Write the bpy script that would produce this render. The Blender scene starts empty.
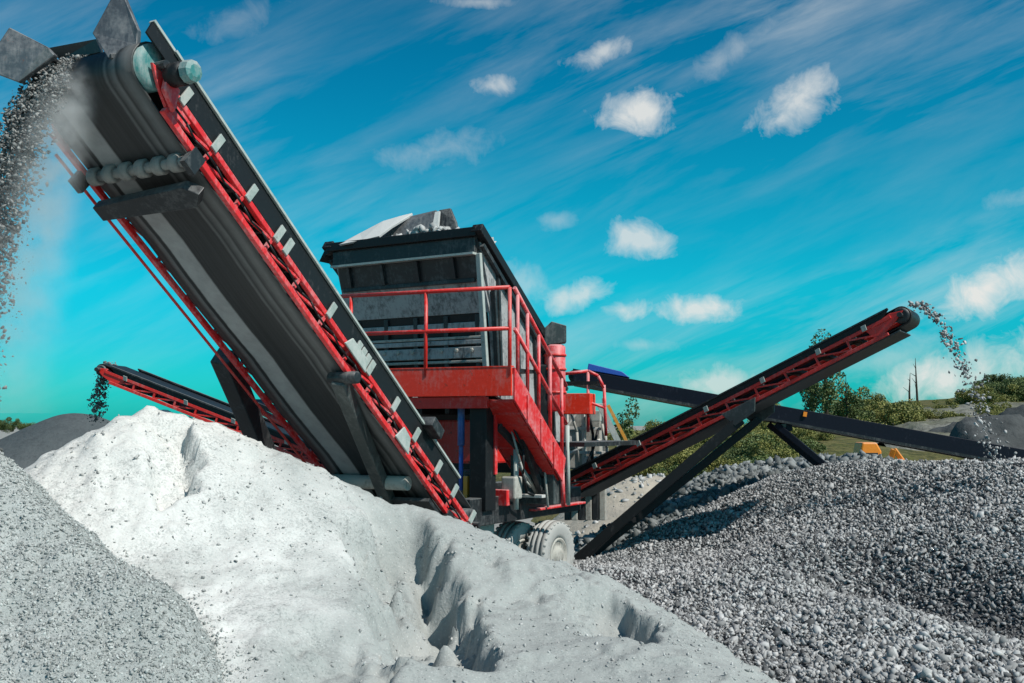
import bpy, math, random
import numpy as np
from mathutils import Vector

random.seed(7)
RNG = np.random.default_rng(11)
S = bpy.context.scene
COL = S.collection
F = 1024.0
CZ = 2.5
PITCH = math.atan(84.0 / F)
cP, sP = math.cos(PITCH), math.sin(PITCH)


def P(px, py, Y):
    """world point at ground distance Y along the line of sight of a photo pixel"""
    u = (px - 512) / F
    v = (341.5 - py) / F
    d = np.array([u, cP - sP * v, sP + cP * v])
    return np.array([0, 0, CZ]) + d * (Y / d[1])


V3 = lambda *a: np.array(a, float)
UP = V3(0, 0, 1)


def unit(v):
    v = np.asarray(v, float)
    return v / np.linalg.norm(v)


# ------------------------------------------------------------------ materials
def mat(name):
    m = bpy.data.materials.new(name)
    m.use_nodes = True
    nt = m.node_tree
    nt.nodes.clear()
    out = nt.nodes.new('ShaderNodeOutputMaterial')
    b = nt.nodes.new('ShaderNodeBsdfPrincipled')
    nt.links.new(b.outputs[0], out.inputs[0])
    return m, nt, b, out


def N(nt, typ, ins=None, **kw):
    n = nt.nodes.new(typ)
    for k, v in kw.items():
        setattr(n, k, v)
    for k, v in (ins or {}).items():
        s = n.inputs[k]
        if hasattr(v, 'is_linked') or isinstance(v, bpy.types.NodeSocket):
            nt.links.new(v, s)
        else:
            s.default_value = v
    return n


def math_(nt, op, a, b=None, c=None, clamp=False):
    n = nt.nodes.new('ShaderNodeMath')
    n.operation = op
    n.use_clamp = clamp
    for i, v in enumerate((a, b, c)):
        if v is None:
            continue
        if isinstance(v, bpy.types.NodeSocket):
            nt.links.new(v, n.inputs[i])
        else:
            n.inputs[i].default_value = v
    return n.outputs[0]


def mixc(nt, f, a, b, blend='MIX'):
    n = nt.nodes.new('ShaderNodeMix')
    n.data_type = 'RGBA'
    n.blend_type = blend
    for i, v in ((0, f), (6, a), (7, b)):
        if isinstance(v, bpy.types.NodeSocket):
            nt.links.new(v, n.inputs[i])
        elif i == 0:
            n.inputs[0].default_value = v
        else:
            n.inputs[i].default_value = (*v, 1) if len(v) == 3 else v
    return n.outputs[2]


def ramp(nt, f, pts, interp='LINEAR'):
    n = nt.nodes.new('ShaderNodeValToRGB')
    n.color_ramp.interpolation = interp
    e = n.color_ramp.elements
    while len(e) < len(pts):
        e.new(0.5)
    for i, (p, c) in enumerate(pts):
        e[i].position = p
        e[i].color = (c, c, c, 1) if isinstance(c, (int, float)) else (*c, 1)
    nt.links.new(f, n.inputs[0])
    return n.outputs[0]


def noise(nt, vec, scale, detail=5, rough=0.6, dist=0.0):
    n = N(nt, 'ShaderNodeTexNoise', {'Scale': scale, 'Detail': detail, 'Roughness': rough, 'Distortion': dist})
    if vec is not None:
        nt.links.new(vec, n.inputs['Vector'])
    return n.outputs['Fac']


def objco(nt):
    return nt.nodes.new('ShaderNodeTexCoord').outputs['Object']


def bump(nt, b, h, strength=0.4, dist=0.01):
    n = N(nt, 'ShaderNodeBump', {'Strength': strength, 'Distance': dist})
    nt.links.new(h, n.inputs['Height'])
    nt.links.new(n.outputs[0], b.inputs['Normal'])


def painted(name, col, rough=0.5, metal=0.0, dust=0.35, dustcol=(0.36, 0.36, 0.345), wear=None, top=0.5, spec=0.5):
    """dusty worn machine paint: blotchy dust, rub streaks, extra dust lying on upward faces"""
    m, nt, b, out = mat(name)
    co = objco(nt)
    n1 = noise(nt, co, 3.0, 6, 0.65)
    n2 = noise(nt, co, 22.0, 5, 0.7)
    mp = N(nt, 'ShaderNodeMapping', {'Vector': co, 'Scale': (9, 9, 1.2)})
    n3 = noise(nt, mp.outputs[0], 3.0, 5, 0.7)
    d = math_(nt, 'ADD', math_(nt, 'MULTIPLY', n1, 0.45), math_(nt, 'ADD', math_(nt, 'MULTIPLY', n2, 0.3), math_(nt, 'MULTIPLY', n3, 0.35)))
    geo = nt.nodes.new('ShaderNodeNewGeometry')
    sep = N(nt, 'ShaderNodeSeparateXYZ', {'Vector': geo.outputs['Normal']})
    upf = math_(nt, 'MULTIPLY', math_(nt, 'MAXIMUM', sep.outputs[2], 0.0), top)
    f = math_(nt, 'ADD', d, math_(nt, 'ADD', math_(nt, 'MULTIPLY', upf, 0.35), -0.62 + 0.3 * dust))
    f = math_(nt, 'MULTIPLY', f, 5.5, clamp=True)
    f = math_(nt, 'MULTIPLY', f, min(1.0, 0.35 + dust))
    v = mixc(nt, n2, tuple(c * 0.75 for c in col), tuple(min(1, c * 1.2) for c in col))
    if wear:
        wv = ramp(nt, noise(nt, co, 9.0, 6, 0.75), [(0.62, 0), (0.68, 1)])
        v = mixc(nt, wv, v, wear)
    c = mixc(nt, f, v, dustcol)
    nt.links.new(c, b.inputs['Base Color'])
    r = math_(nt, 'ADD', math_(nt, 'MULTIPLY', f, 0.45), rough, clamp=True)
    nt.links.new(r, b.inputs['Roughness'])
    b.inputs['Metallic'].default_value = metal
    b.inputs['Specular IOR Level'].default_value = spec
    bump(nt, b, n2, 0.25, 0.004)
    return m


M = {}
M['red'] = painted('red_paint', (0.66, 0.022, 0.016), 0.40, 0, 0.2, (0.42, 0.28, 0.26), top=0.35, wear=(0.14, 0.035, 0.03))
M['dusty_red'] = painted('dusty_red_paint', (0.68, 0.022, 0.024), 0.36, 0, 0.3, (0.58, 0.36, 0.36), top=0.6, wear=(0.20, 0.03, 0.03))
M['bright_red'] = painted('orange_red_paint', (0.82, 0.035, 0.012), 0.38, 0, 0.24, (0.46, 0.28, 0.25), wear=(0.3, 0.04, 0.02))
M['black'] = painted('black_paint', (0.010, 0.011, 0.012), 0.5, 0, 0.06, (0.16, 0.16, 0.16), top=0.3, spec=.3)
M['dark'] = painted('dark_steel', (0.022, 0.024, 0.026), 0.45, 0.2, 0.22, (0.2, 0.205, 0.2), top=0.6)
M['hopper'] = painted('scuffed_dark_steel', (0.026, 0.028, 0.029), 0.5, 0.3, 0.74, (0.40, 0.405, 0.40))
M['navy'] = painted('navy_paint', (0.006, 0.008, 0.016), 0.45, 0, 0.03, (0.10, 0.11, 0.14), top=0.2, spec=.2)
M['post'] = painted('grey_green_steel', (0.045, 0.055, 0.054), 0.45, 0.1, 0.3, (0.2, 0.21, 0.2))
M['pale'] = painted('pale_galvanised', (0.33, 0.39, 0.355), 0.5, 0.1, 0.5, (0.46, 0.48, 0.45), wear=(.16, .15, .13))
M['scuffed'] = painted('bare_scuffed_steel', (0.022, 0.023, 0.023), 0.55, 0.2, 0.72, (0.42, 0.425, 0.42), wear=(.10, .10, .10))
M['plate'] = painted('worn_steel_plate', (0.12, 0.125, 0.13), 0.38, 0.6, 0.35, (0.26, 0.26, 0.26), wear=(0.2, 0.1, 0.08))
M['teal'] = painted('teal_paint', (0.045, 0.21, 0.20), 0.45, 0, 0.42)
M['blue'] = painted('blue_paint', (0.03, 0.11, 0.36), 0.4, 0, 0.2)
M['brightblue'] = painted('bright_blue_paint', (0.02, 0.09, 0.42), 0.5, 0, 0.1)
M['yellow'] = painted('yellow_paint', (0.6, 0.28, 0.03), 0.5, 0, 0.2)
M['orange'] = painted('orange_paint', (0.85, 0.26, 0.015), 0.45, 0, 0.1)
M['caked'] = painted('dust_caked_steel', (0.16, 0.15, 0.13), 0.7, 0, 0.7, (0.40, 0.39, 0.35))
M['offwhite'] = painted('dusty_white_paint', (0.55, 0.55, 0.52), 0.6, 0, 0.6, (0.5, 0.49, 0.46), wear=(0.08, 0.08, 0.08))
M['tyre'] = painted('dusty_rubber', (0.05, 0.05, 0.05), 0.8, 0, 0.85, (0.38, 0.38, 0.36))
M['roller'] = painted('worn_roller_steel', (0.2, 0.2, 0.19), 0.5, 0.4, 0.5, (0.36, 0.35, 0.32))
M['cloth'] = painted('pale_torn_sheet', (0.42, 0.43, 0.42), 0.7, 0, 0.4, (0.5, 0.5, 0.48))
M['slate'] = painted('slate_blue_roof', (0.045, 0.075, 0.105), 0.6, 0, 0.1)
M['glass'] = painted('dark_glass', (0.02, 0.03, 0.035), 0.15, 0, 0.05)


def belt_material(name, stripes):
    m, nt, b, out = mat(name)
    uv = nt.nodes.new('ShaderNodeUVMap')
    sep = N(nt, 'ShaderNodeSeparateXYZ', {'Vector': uv.outputs[0]})
    co = objco(nt)
    n1 = noise(nt, co, 6.0, 6, 0.7)
    mp = N(nt, 'ShaderNodeMapping', {'Vector': uv.outputs[0], 'Scale': (34, 0.35, 1)})
    n2 = noise(nt, mp.outputs[0], 1.0, 5, 0.7)
    c = mixc(nt, ramp(nt, n2, [(0.42, 0), (0.68, 1)]), (0.006, 0.007, 0.007), (0.020, 0.022, 0.022))
    if stripes:
        u = math_(nt, 'ADD', sep.outputs[0], math_(nt, 'MULTIPLY', math_(nt, 'ADD', n1, -0.5), 0.02))
        z = 0.004
        k = ramp(nt, u, [(0.0, 0.10), (0.045, 0.10), (0.06, 0.02), (0.10, 0.30), (0.125, 0.32), (0.135, 0.0), (0.165, 0.0), (0.18, 0.95),
                         (0.36, 0.85), (0.38, 0.02), (0.72, 0.02), (0.74, 0.28), (0.765, 0.02), (0.80, 0.2), (0.83, 0.32), (0.85, 0.02),
                         (0.89, 0.22), (0.94, 0.30), (1.0, 0.12)])
        k = math_(nt, 'MULTIPLY', k, math_(nt, 'ADD', math_(nt, 'MULTIPLY', n1, 0.9), 0.5), clamp=True)
        c = mixc(nt, k, c, (0.34, 0.345, 0.34))
    nt.links.new(c, b.inputs['Base Color'])
    b.inputs['Roughness'].default_value = 0.5
    bump(nt, b, n2, 0.5, 0.006)
    return m


M['belt_worn'] = belt_material('worn_conveyor_rubber', True)
M['belt'] = belt_material('conveyor_rubber', False)


def heap_material(name, c0, c1, c2, fine=60.0, bd=0.012, big=1.2, speck=0.5, grad=0.0):
    m, nt, b, out = mat(name)
    co = objco(nt)
    n1 = noise(nt, co, big, 6, 0.6)
    n2 = noise(nt, co, fine, 4, 0.7)
    n3 = noise(nt, co, fine * 0.28, 5, 0.7)
    if grad:  # paler towards the left, greyer towards the right
        sx = N(nt, 'ShaderNodeSeparateXYZ', {'Vector': co})
        n1 = math_(nt, 'ADD', n1, math_(nt, 'MULTIPLY', math_(nt, 'ADD', sx.outputs[0], 0.3), grad), clamp=True)
    vor = N(nt, 'ShaderNodeTexVoronoi', {'Vector': co, 'Scale': fine * 0.6, 'Randomness': 1.0})
    c = mixc(nt, ramp(nt, n1, [(0.36, 0), (0.64, 1)]), c0, c1)
    sp = ramp(nt, math_(nt, 'ADD', math_(nt, 'MULTIPLY', n2, 0.6), math_(nt, 'MULTIPLY', n3, 0.4)), [(0.40, 1), (0.52, 0)])
    if grad:
        sp = math_(nt, 'MULTIPLY', sp, ramp(nt, noise(nt, co, 1.7, 4, .6), [(.34, .18), (.62, 1)]))
    c = mixc(nt, math_(nt, 'MULTIPLY', sp, speck), c, c2)
    sp2 = ramp(nt, vor.outputs['Distance'], [(0.0, 1), (0.25, 0)])
    c = mixc(nt, math_(nt, 'MULTIPLY', math_(nt, 'MULTIPLY', sp2, n3), speck), c, tuple(min(1, x * 1.35) for x in c0))
    nt.links.new(c, b.inputs['Base Color'])
    b.inputs['Roughness'].default_value = 0.95
    b.inputs['Specular IOR Level'].default_value = 0.15
    h = math_(nt, 'ADD', math_(nt, 'MULTIPLY', n2, 0.5), math_(nt, 'MULTIPLY', n3, 1.0))
    bump(nt, b, h, 0.9, bd)
    return m


def stone_material(name, c0, c1, rough=0.85):
    m, nt, b, out = mat(name)
    at = N(nt, 'ShaderNodeAttribute', attribute_name='tone')
    co = objco(nt)
    n2 = noise(nt, co, 45.0, 4, 0.7)
    c = mixc(nt, at.outputs['Fac'], c0, c1)
    c = mixc(nt, math_(nt, 'MULTIPLY', n2, 0.5), c, tuple(x * 0.6 for x in c0))
    nt.links.new(c, b.inputs['Base Color'])
    b.inputs['Roughness'].default_value = rough
    b.inputs['Specular IOR Level'].default_value = 0.3
    bump(nt, b, n2, 0.3, 0.006)
    return m


M['white_sand'] = heap_material('pale_crushed_rock', (0.60, 0.60, 0.575), (0.33, 0.345, 0.33), (0.17, 0.185, 0.18), 52.0, 0.011, 0.9, 0.68, grad=0.19)
M['grey_grit'] = heap_material('grey_grit', (0.33, 0.35, 0.335), (0.40, 0.415, 0.40), (0.14, 0.155, 0.15), 70.0, 0.014, 1.5, 0.7)
M['gravel_bed'] = heap_material('gravel_bed', (0.06, 0.06, 0.063), (0.09, 0.09, 0.094), (0.05, 0.05, 0.055), 40.0, 0.02)
M['dark_sand'] = heap_material('dark_aggregate', (0.075, 0.088, 0.092), (0.10, 0.112, 0.115), (0.04, 0.045, 0.05), 14.0, 0.04, 0.6, 0.4)
M['sand'] = heap_material('beige_sand', (0.42, 0.38, 0.31), (0.36, 0.33, 0.28), (0.25, 0.23, 0.2), 12.0, 0.03)
M['rockbed'] = heap_material('rubble_bed', (0.20, 0.225, 0.225), (0.26, 0.28, 0.28), (0.09, 0.1, 0.1), 10.0, 0.05)
M['ground'] = heap_material('quarry_ground', (0.32, 0.31, 0.285), (0.26, 0.255, 0.24), (0.16, 0.16, 0.15), 6.0, 0.03, 0.25)
M['hill'] = heap_material('grassy_hill', (0.07, 0.08, 0.022), (0.14, 0.12, 0.05), (0.03, 0.04, 0.014), 2.2, 0.25, 0.5, 0.9)
M['cliff'] = heap_material('bare_rock', (0.24, 0.235, 0.205), (0.12, 0.125, 0.085), (0.07, 0.068, 0.055), 2.5, 0.12, 0.35, 0.7)
M['spoil'] = heap_material('dark_spoil', (0.055, 0.06, 0.06), (0.10, 0.105, 0.105), (0.03, 0.033, 0.035), 4.0, 0.08, 0.4)
M['grit_stone'] = stone_material('grit_stones', (0.19, 0.205, 0.20), (0.62, 0.64, 0.615))
M['gravel_stone'] = stone_material('gravel_stones', (0.075, 0.077, 0.079), (0.66, 0.655, 0.64))
M['rubble_stone'] = stone_material('rubble_stones', (0.05, 0.06, 0.06), (0.38, 0.40, 0.395))
M['pale_stone'] = stone_material('pale_stones', (0.22, 0.23, 0.225), (0.62, 0.62, 0.60))
M['falling'] = stone_material('falling_stones', (0.07, 0.075, 0.075), (0.42, 0.42, 0.40))


def leaf_material(name, c0, c1):
    m, nt, b, out = mat(name)
    at = N(nt, 'ShaderNodeAttribute', attribute_name='tone')
    c = mixc(nt, at.outputs['Fac'], c0, c1)
    nt.links.new(c, b.inputs['Base Color'])
    b.inputs['Roughness'].default_value = 0.7
    return m


M['leaf_dark'] = leaf_material('dark_green_leaves', (0.035, 0.06, 0.018), (0.13, 0.17, 0.04))
M['leaf_olive'] = leaf_material('olive_leaves', (0.09, 0.11, 0.022), (0.30, 0.28, 0.07))
M['bark'] = heap_material('bark', (0.05, 0.04, 0.03), (0.08, 0.065, 0.05), (0.03, 0.025, 0.02), 20, 0.01)


# ------------------------------------------------------------------ object helpers
def tag(o, label=None, cat=None, group=None, kind=None):
    for k, v in (('label', label), ('category', cat), ('group', group), ('kind', kind)):
        if v:
            o[k] = v
    return o


def empty(name, loc, label, cat, group=None):
    o = bpy.data.objects.new(name, None)
    o.empty_display_size = 0.3
    COL.objects.link(o)
    o.location = loc
    return tag(o, label, cat, group)


def root_loc(o):
    p = np.zeros(3)
    while o is not None:
        p = p + np.array(o.location)
        o = o.parent
    return p


class MB:
    """collects shapes in world coordinates; build() links them as one mesh object"""

    def __init__(self):
        self.v, self.f, self.uv = [], [], {}

    def add(self, verts, faces):
        k = len(self.v)
        self.v.extend([tuple(map(float, p)) for p in verts])
        self.f.extend([tuple(i + k for i in f) for f in faces])
        return self

    def box(self, c, ax, ay, az):
        """box from its centre and three half-axis vectors, small chamfer left to the bevel modifier"""
        c, ax, ay, az = map(np.asarray, (c, ax, ay, az))
        pts = [c + i * ax + j * ay + k * az for k in (-1, 1) for j in (-1, 1) for i in (-1, 1)]
        if np.dot(np.cross(ax, ay), az) < 0:
            fs = [(0, 1, 3, 2), (4, 6, 7, 5), (0, 4, 5, 1), (2, 3, 7, 6), (0, 2, 6, 4), (1, 5, 7, 3)]
        else:
            fs = [(0, 2, 3, 1), (4, 5, 7, 6), (0, 1, 5, 4), (2, 6, 7, 3), (0, 4, 6, 2), (1, 3, 7, 5)]
        return self.add(pts, fs)

    def bar(self, p0, p1, wd, ht, up=UP):
        p0, p1 = np.asarray(p0, float), np.asarray(p1, float)
        d = p1 - p0
        a = unit(d)
        s = np.cross(a, up)
        if np.linalg.norm(s) < 1e-4:
            s = np.cross(a, V3(0, 1, 0))
        s = unit(s)
        u = np.cross(s, a)
        return self.box((p0 + p1) / 2, d / 2, s * wd / 2, u * ht / 2)

    def tube(self, p0, p1, r, r1=None, seg=10):
        p0, p1 = np.asarray(p0, float), np.asarray(p1, float)
        r1 = r if r1 is None else r1
        a = unit(p1 - p0)
        s = np.cross(a, UP if abs(a[2]) < 0.95 else V3(0, 1, 0))
        s = unit(s)
        u = np.cross(s, a)
        pts = []
        for p, q in ((p0, r), (p1, r1)):
            for i in range(seg):
                t = 2 * math.pi * i / seg
                pts.append(p + s * q * math.cos(t) + u * q * math.sin(t))
        fs = [(i, (i + 1) % seg, seg + (i + 1) % seg, seg + i)[::-1] for i in range(seg)]
        fs += [tuple(range(seg)), tuple(range(2 * seg - 1, seg - 1, -1))]
        return self.add(pts, fs)

    def path(self, pts, r, seg=8):
        for i in range(len(pts) - 1):
            self.tube(pts[i], pts[i + 1], r, seg=seg)
        return self

    def prism(self, poly, off):
        """polygon (world points) thickened by the vector off"""
        poly = [np.asarray(p, float) for p in poly]
        n = len(poly)
        nrm = np.zeros(3)
        for i in range(n):
            nrm += np.cross(poly[i], poly[(i + 1) % n])
        if np.dot(nrm, off) > 0:
            poly = poly[::-1]
        pts = poly + [p + off for p in poly]
        fs = [tuple(range(n)), tuple(range(2 * n - 1, n - 1, -1))]
        fs += [((i + 1) % n, i, n + i, n + (i + 1) % n) for i in range(n)]
        return self.add(pts, fs)

    def lathe(self, c, axis, prof, seg=28):
        """profile [(offset along axis, radius)] turned round an axis, closed by its end rings"""
        c, axis = np.asarray(c, float), unit(axis)
        s = unit(np.cross(axis, UP if abs(axis[2]) < 0.95 else V3(0, 1, 0)))
        u = np.cross(s, axis)
        pts, fs = [], []
        for (o, r) in prof:
            for i in range(seg):
                t = 2 * math.pi * i / seg
                pts.append(c + axis * o + s * r * math.cos(t) + u * r * math.sin(t))
        for j in range(len(prof) - 1):
            for i in range(seg):
                fs.append((j * seg + i, j * seg + (i + 1) % seg, (j + 1) * seg + (i + 1) % seg, (j + 1) * seg + i)[::-1])
        fs.append(tuple(range(seg)))
        fs.append(tuple(range(len(prof) * seg - 1, (len(prof) - 1) * seg - 1, -1)))
        return self.add(pts, fs)

    def build(self, name, m, parent=None, bevel=0.0, smooth=False, loc=None):
        off = root_loc(parent) if parent is not None else (np.asarray(loc, float) if loc is not None else np.zeros(3))
        me = bpy.data.meshes.new(name)
        me.from_pydata([tuple(np.array(p) - off) for p in self.v], [], self.f)
        me.materials.append(m)
        o = bpy.data.objects.new(name, me)
        COL.objects.link(o)
        if parent is not None:
            o.parent = parent
        elif loc is not None:
            o.location = loc
        if smooth:
            for p in me.polygons:
                p.use_smooth = len(p.vertices) == 4
        if bevel > 0:
            b = o.modifiers.new('bevel', 'BEVEL')
            b.width = bevel
            b.segments = 2
            b.limit_method = 'ANGLE'
        return o


def np_mesh(name, verts, faces, m, parent=None, smooth=False, tone=None, loc=None):
    """fast mesh from numpy arrays (all faces with the same corner count)"""
    off = root_loc(parent) if parent is not None else (np.asarray(loc, float) if loc is not None else np.zeros(3))
    verts = np.asarray(verts, np.float32) - off.astype(np.float32)
    faces = np.asarray(faces, np.int32)
    k = faces.shape[1]
    me = bpy.data.meshes.new(name)
    me.vertices.add(len(verts))
    me.vertices.foreach_set('co', verts.ravel())
    me.loops.add(faces.size)
    me.loops.foreach_set('vertex_index', faces.ravel())
    me.polygons.add(len(faces))
    me.polygons.foreach_set('loop_start', np.arange(0, faces.size, k, dtype=np.int32))
    if smooth:
        me.polygons.foreach_set('use_smooth', np.ones(len(faces), bool))
    if tone is not None:
        a = me.attributes.new('tone', 'FLOAT', 'POINT')
        a.data.foreach_set('value', np.asarray(tone, np.float32))
    me.update(calc_edges=True)
    me.materials.append(m)
    o = bpy.data.objects.new(name, me)
    COL.objects.link(o)
    if parent is not None:
        o.parent = parent
    elif loc is not None:
        o.location = loc
    return o


# ------------------------------------------------------------------ height fields
def tps(points):
    p = np.array(points, float)
    xy, z = p[:, :2], p[:, 2]
    n = len(p)
    r2 = ((xy[:, None] - xy[None]) ** 2).sum(-1)
    K = 0.5 * r2 * np.log(r2 + 1e-9) + np.eye(n) * 0.02
    A = np.zeros((n + 3, n + 3))
    A[:n, :n] = K
    A[:n, n] = 1
    A[:n, n + 1:] = xy
    A[n:, :n] = A[:n, n:].T
    w = np.linalg.solve(A, np.concatenate([z, np.zeros(3)]))

    def f(x, y):
        x, y = np.asarray(x, float), np.asarray(y, float)
        out = w[n] + w[n + 1] * x + w[n + 2] * y
        for i in range(n):
            q = (x - xy[i, 0]) ** 2 + (y - xy[i, 1]) ** 2
            out = out + w[i] * 0.5 * q * np.log(q + 1e-9)
        return out
    return f


_T = RNG.random((256, 256))


def vnoise(x, y):
    xi, yi = np.floor(x).astype(int), np.floor(y).astype(int)
    fx, fy = x - xi, y - yi
    fx, fy = fx * fx * (3 - 2 * fx), fy * fy * (3 - 2 * fy)
    a, b = _T[xi & 255, yi & 255], _T[(xi + 1) & 255, yi & 255]
    c, d = _T[xi & 255, (yi + 1) & 255], _T[(xi + 1) & 255, (yi + 1) & 255]
    return (a * (1 - fx) + b * fx) * (1 - fy) + (c * (1 - fx) + d * fx) * fy - 0.5


def fbm(x, y, s, o=5, g=0.5):
    t, a = 0, 1.0
    for k in range(o):
        t = t + a * vnoise(x * s + 17.3 * k, y * s + 5.1 * k)
        a *= g
        s *= 2.03
    return t


def sstep(a, b, x):
    t = np.clip((x - a) / (b - a), 0, 1)
    return t * t * (3 - 2 * t)


def grid_mesh(name, f, x0, x1, y0, y1, step, m, parent=None, loc=None):
    xs, ys = np.arange(x0, x1 + step / 2, step), np.arange(y0, y1 + step / 2, step)
    X, Y = np.meshgrid(xs, ys)
    Z = f(X, Y)
    nx, ny = len(xs), len(ys)
    vs = np.stack([X.ravel(), Y.ravel(), Z.ravel()], 1)
    i = np.arange(nx * ny).reshape(ny, nx)
    fs = np.stack([i[:-1, :-1].ravel(), i[:-1, 1:].ravel(), i[1:, 1:].ravel(), i[1:, :-1].ravel()], 1)
    return np_mesh(name, vs, fs, m, parent, smooth=True, loc=loc)


def seg_dist(X, Y, pl):
    """distance to a polyline, signed side (positive to the left of its direction) and position along it 0..1"""
    best = np.full(X.shape, 1e9)
    side = np.zeros(X.shape)
    along = np.zeros(X.shape)
    pl = [np.asarray(p[:2], float) for p in pl]
    for k in range(len(pl) - 1):
        a, b = pl[k], pl[k + 1]
        d = b - a
        L2 = d @ d
        t = np.clip(((X - a[0]) * d[0] + (Y - a[1]) * d[1]) / L2, 0, 1)
        qx, qy = X - a[0] - t * d[0], Y - a[1] - t * d[1]
        r = np.hypot(qx, qy)
        s = np.sign(d[0] * (Y - a[1]) - d[1] * (X - a[0]))
        u = r < best
        best, side, along = np.where(u, r, best), np.where(u, s, side), np.where(u, (k + t) / (len(pl) - 1), along)
    return best, side, along


# stones: angular convex hulls of eight points, all copies of one kind in one numpy mesh
import bmesh


def hull_stone():
    d = RNG.normal(size=(8, 3))
    d /= np.linalg.norm(d, axis=1, keepdims=True)
    for _ in range(3):  # push the points apart a little so that no stone is a splinter
        q = d[:, None] - d[None]
        r = np.linalg.norm(q, axis=2, keepdims=True) + np.eye(8)[:, :, None]
        d = d + 0.06 * (q / r ** 3).sum(1)
        d /= np.linalg.norm(d, axis=1, keepdims=True)
    bm = bmesh.new()
    vs = [bm.verts.new(p) for p in d]
    bmesh.ops.convex_hull(bm, input=vs)
    bmesh.ops.recalc_face_normals(bm, faces=bm.faces)
    bm.verts.index_update()
    v = np.array([p.co[:] for p in bm.verts])
    f = np.array([[q.index for q in fa.verts] for fa in bm.faces])
    bm.free()
    return v * np.array([1.2 + 0.5 * RNG.random(), 0.7 + 0.35 * RNG.random(), 0.45 + 0.35 * RNG.random()]), f


VARIANTS = []
while len(VARIANTS) < 14:
    _v, _f = hull_stone()
    if _v.shape == (8, 3) and _f.shape == (12, 3):
        VARIANTS.append((_v, _f))
VAR_V, VAR_F = np.array([q[0] for q in VARIANTS]), np.array([q[1] for q in VARIANTS])


def stones(name, pos, rad, m, parent=None, tone=None):
    n = len(pos)
    q = RNG.normal(size=(n, 4))
    q /= np.linalg.norm(q, axis=1, keepdims=True)
    a, b, c, d = q.T
    R = np.stack([1 - 2 * (c * c + d * d), 2 * (b * c - a * d), 2 * (b * d + a * c), 2 * (b * c + a * d), 1 - 2 * (b * b + d * d), 2 * (c * d - a * b),
                  2 * (b * d - a * c), 2 * (c * d + a * b), 1 - 2 * (b * b + c * c)], 1).reshape(n, 3, 3)
    kk = RNG.integers(0, len(VARIANTS), n)
    base = VAR_V[kk] * np.asarray(rad).reshape(n, 1, 1)
    vs = np.einsum('nij,nkj->nki', R, base) + np.asarray(pos)[:, None, :]
    fs = (VAR_F[kk] + (np.arange(n) * 8)[:, None, None]).reshape(-1, 3)
    t = RNG.random(n) if tone is None else tone
    return np_mesh(name, vs.reshape(-1, 3), fs, m, parent, tone=np.repeat(t, 8))


def in_view(x, y, margin=0.08):
    return (np.abs(x / np.maximum(y, 0.1)) < 0.5 + margin)


# ------------------------------------------------------------------ the heaps
def pts(lst):
    return [P(*q) for q in lst]


def behind(lst, dy, dz, dx=0.0):
    return [P(*q) + V3(dx, dy, dz) for q in lst]


ridge_w = [(-60, 490, 8.3), (20, 470, 8.8), (75, 438, 9.1), (130, 415, 9.35), (165, 408, 9.4), (215, 420, 9.5), (270, 442, 9.65), (330, 467, 9.8), (400, 498, 10.0),
           (450, 512, 10.1), (490, 529, 10.2), (530, 547, 10.2), (565, 558, 10.0), (600, 574, 9.6), (680, 625, 8.4), (760, 683, 7.1), (820, 740, 6.1)]
face_w = [(130, 520, 8.0), (60, 520, 7.9), (200, 520, 8.3), (300, 540, 8.5), (400, 580, 8.3), (500, 600, 8.6), (250, 610, 7.2), (120, 600, 7.2), (380, 640, 7.0), (560, 630, 7.9),
          (250, 683, 6.35), (450, 683, 6.6), (620, 683, 6.9), (100, 683, 6.2), (0, 640, 6.6), (350, 760, 5.6), (600, 760, 5.8), (100, 760, 5.5), (850, 780, 5.3)]
cw = pts(ridge_w) + pts(face_w) + behind(ridge_w[1:11], 1.6, -1.15) + behind(ridge_w[1:11], 3.4, -2.5) + behind(ridge_w[11:], 0.6, -0.55, 0.9) + behind(ridge_w[11:], 1.2, -1.3, 1.9)
cw += [V3(x, y, 0.85) for x, y in ((-4, 2), (-2, 2), (0, 2), (2, 2), (-4, -1), (0, -1), (2, -1), (-2, 4), (0, 4), (-6, 4), (-6, -1))] + [V3(3.6, 3, 0.3), V3(-8, 6, 0.9), V3(-8, 9, 1.0), V3(-6.5, 8.4, 1.4)]
_fw = tps(cw)
gully = [P(418, 508, 10.0), P(432, 545, 9.2), P(438, 580, 8.5), P(452, 615, 7.8), P(470, 645, 7.25), P(480, 668, 6.9)]
scoop = [P(600, 585, 9.3), P(622, 612, 8.7), P(645, 632, 8.3), P(672, 634, 8.25)]
crescent = [P(345, 610, 7.6), P(372, 640, 7.05), P(368, 672, 6.55), P(352, 690, 6.3)]
notch = [P(172, 418, 9.3), P(180, 445, 9.0), P(192, 470, 8.7), P(206, 482, 8.55)]


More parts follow.
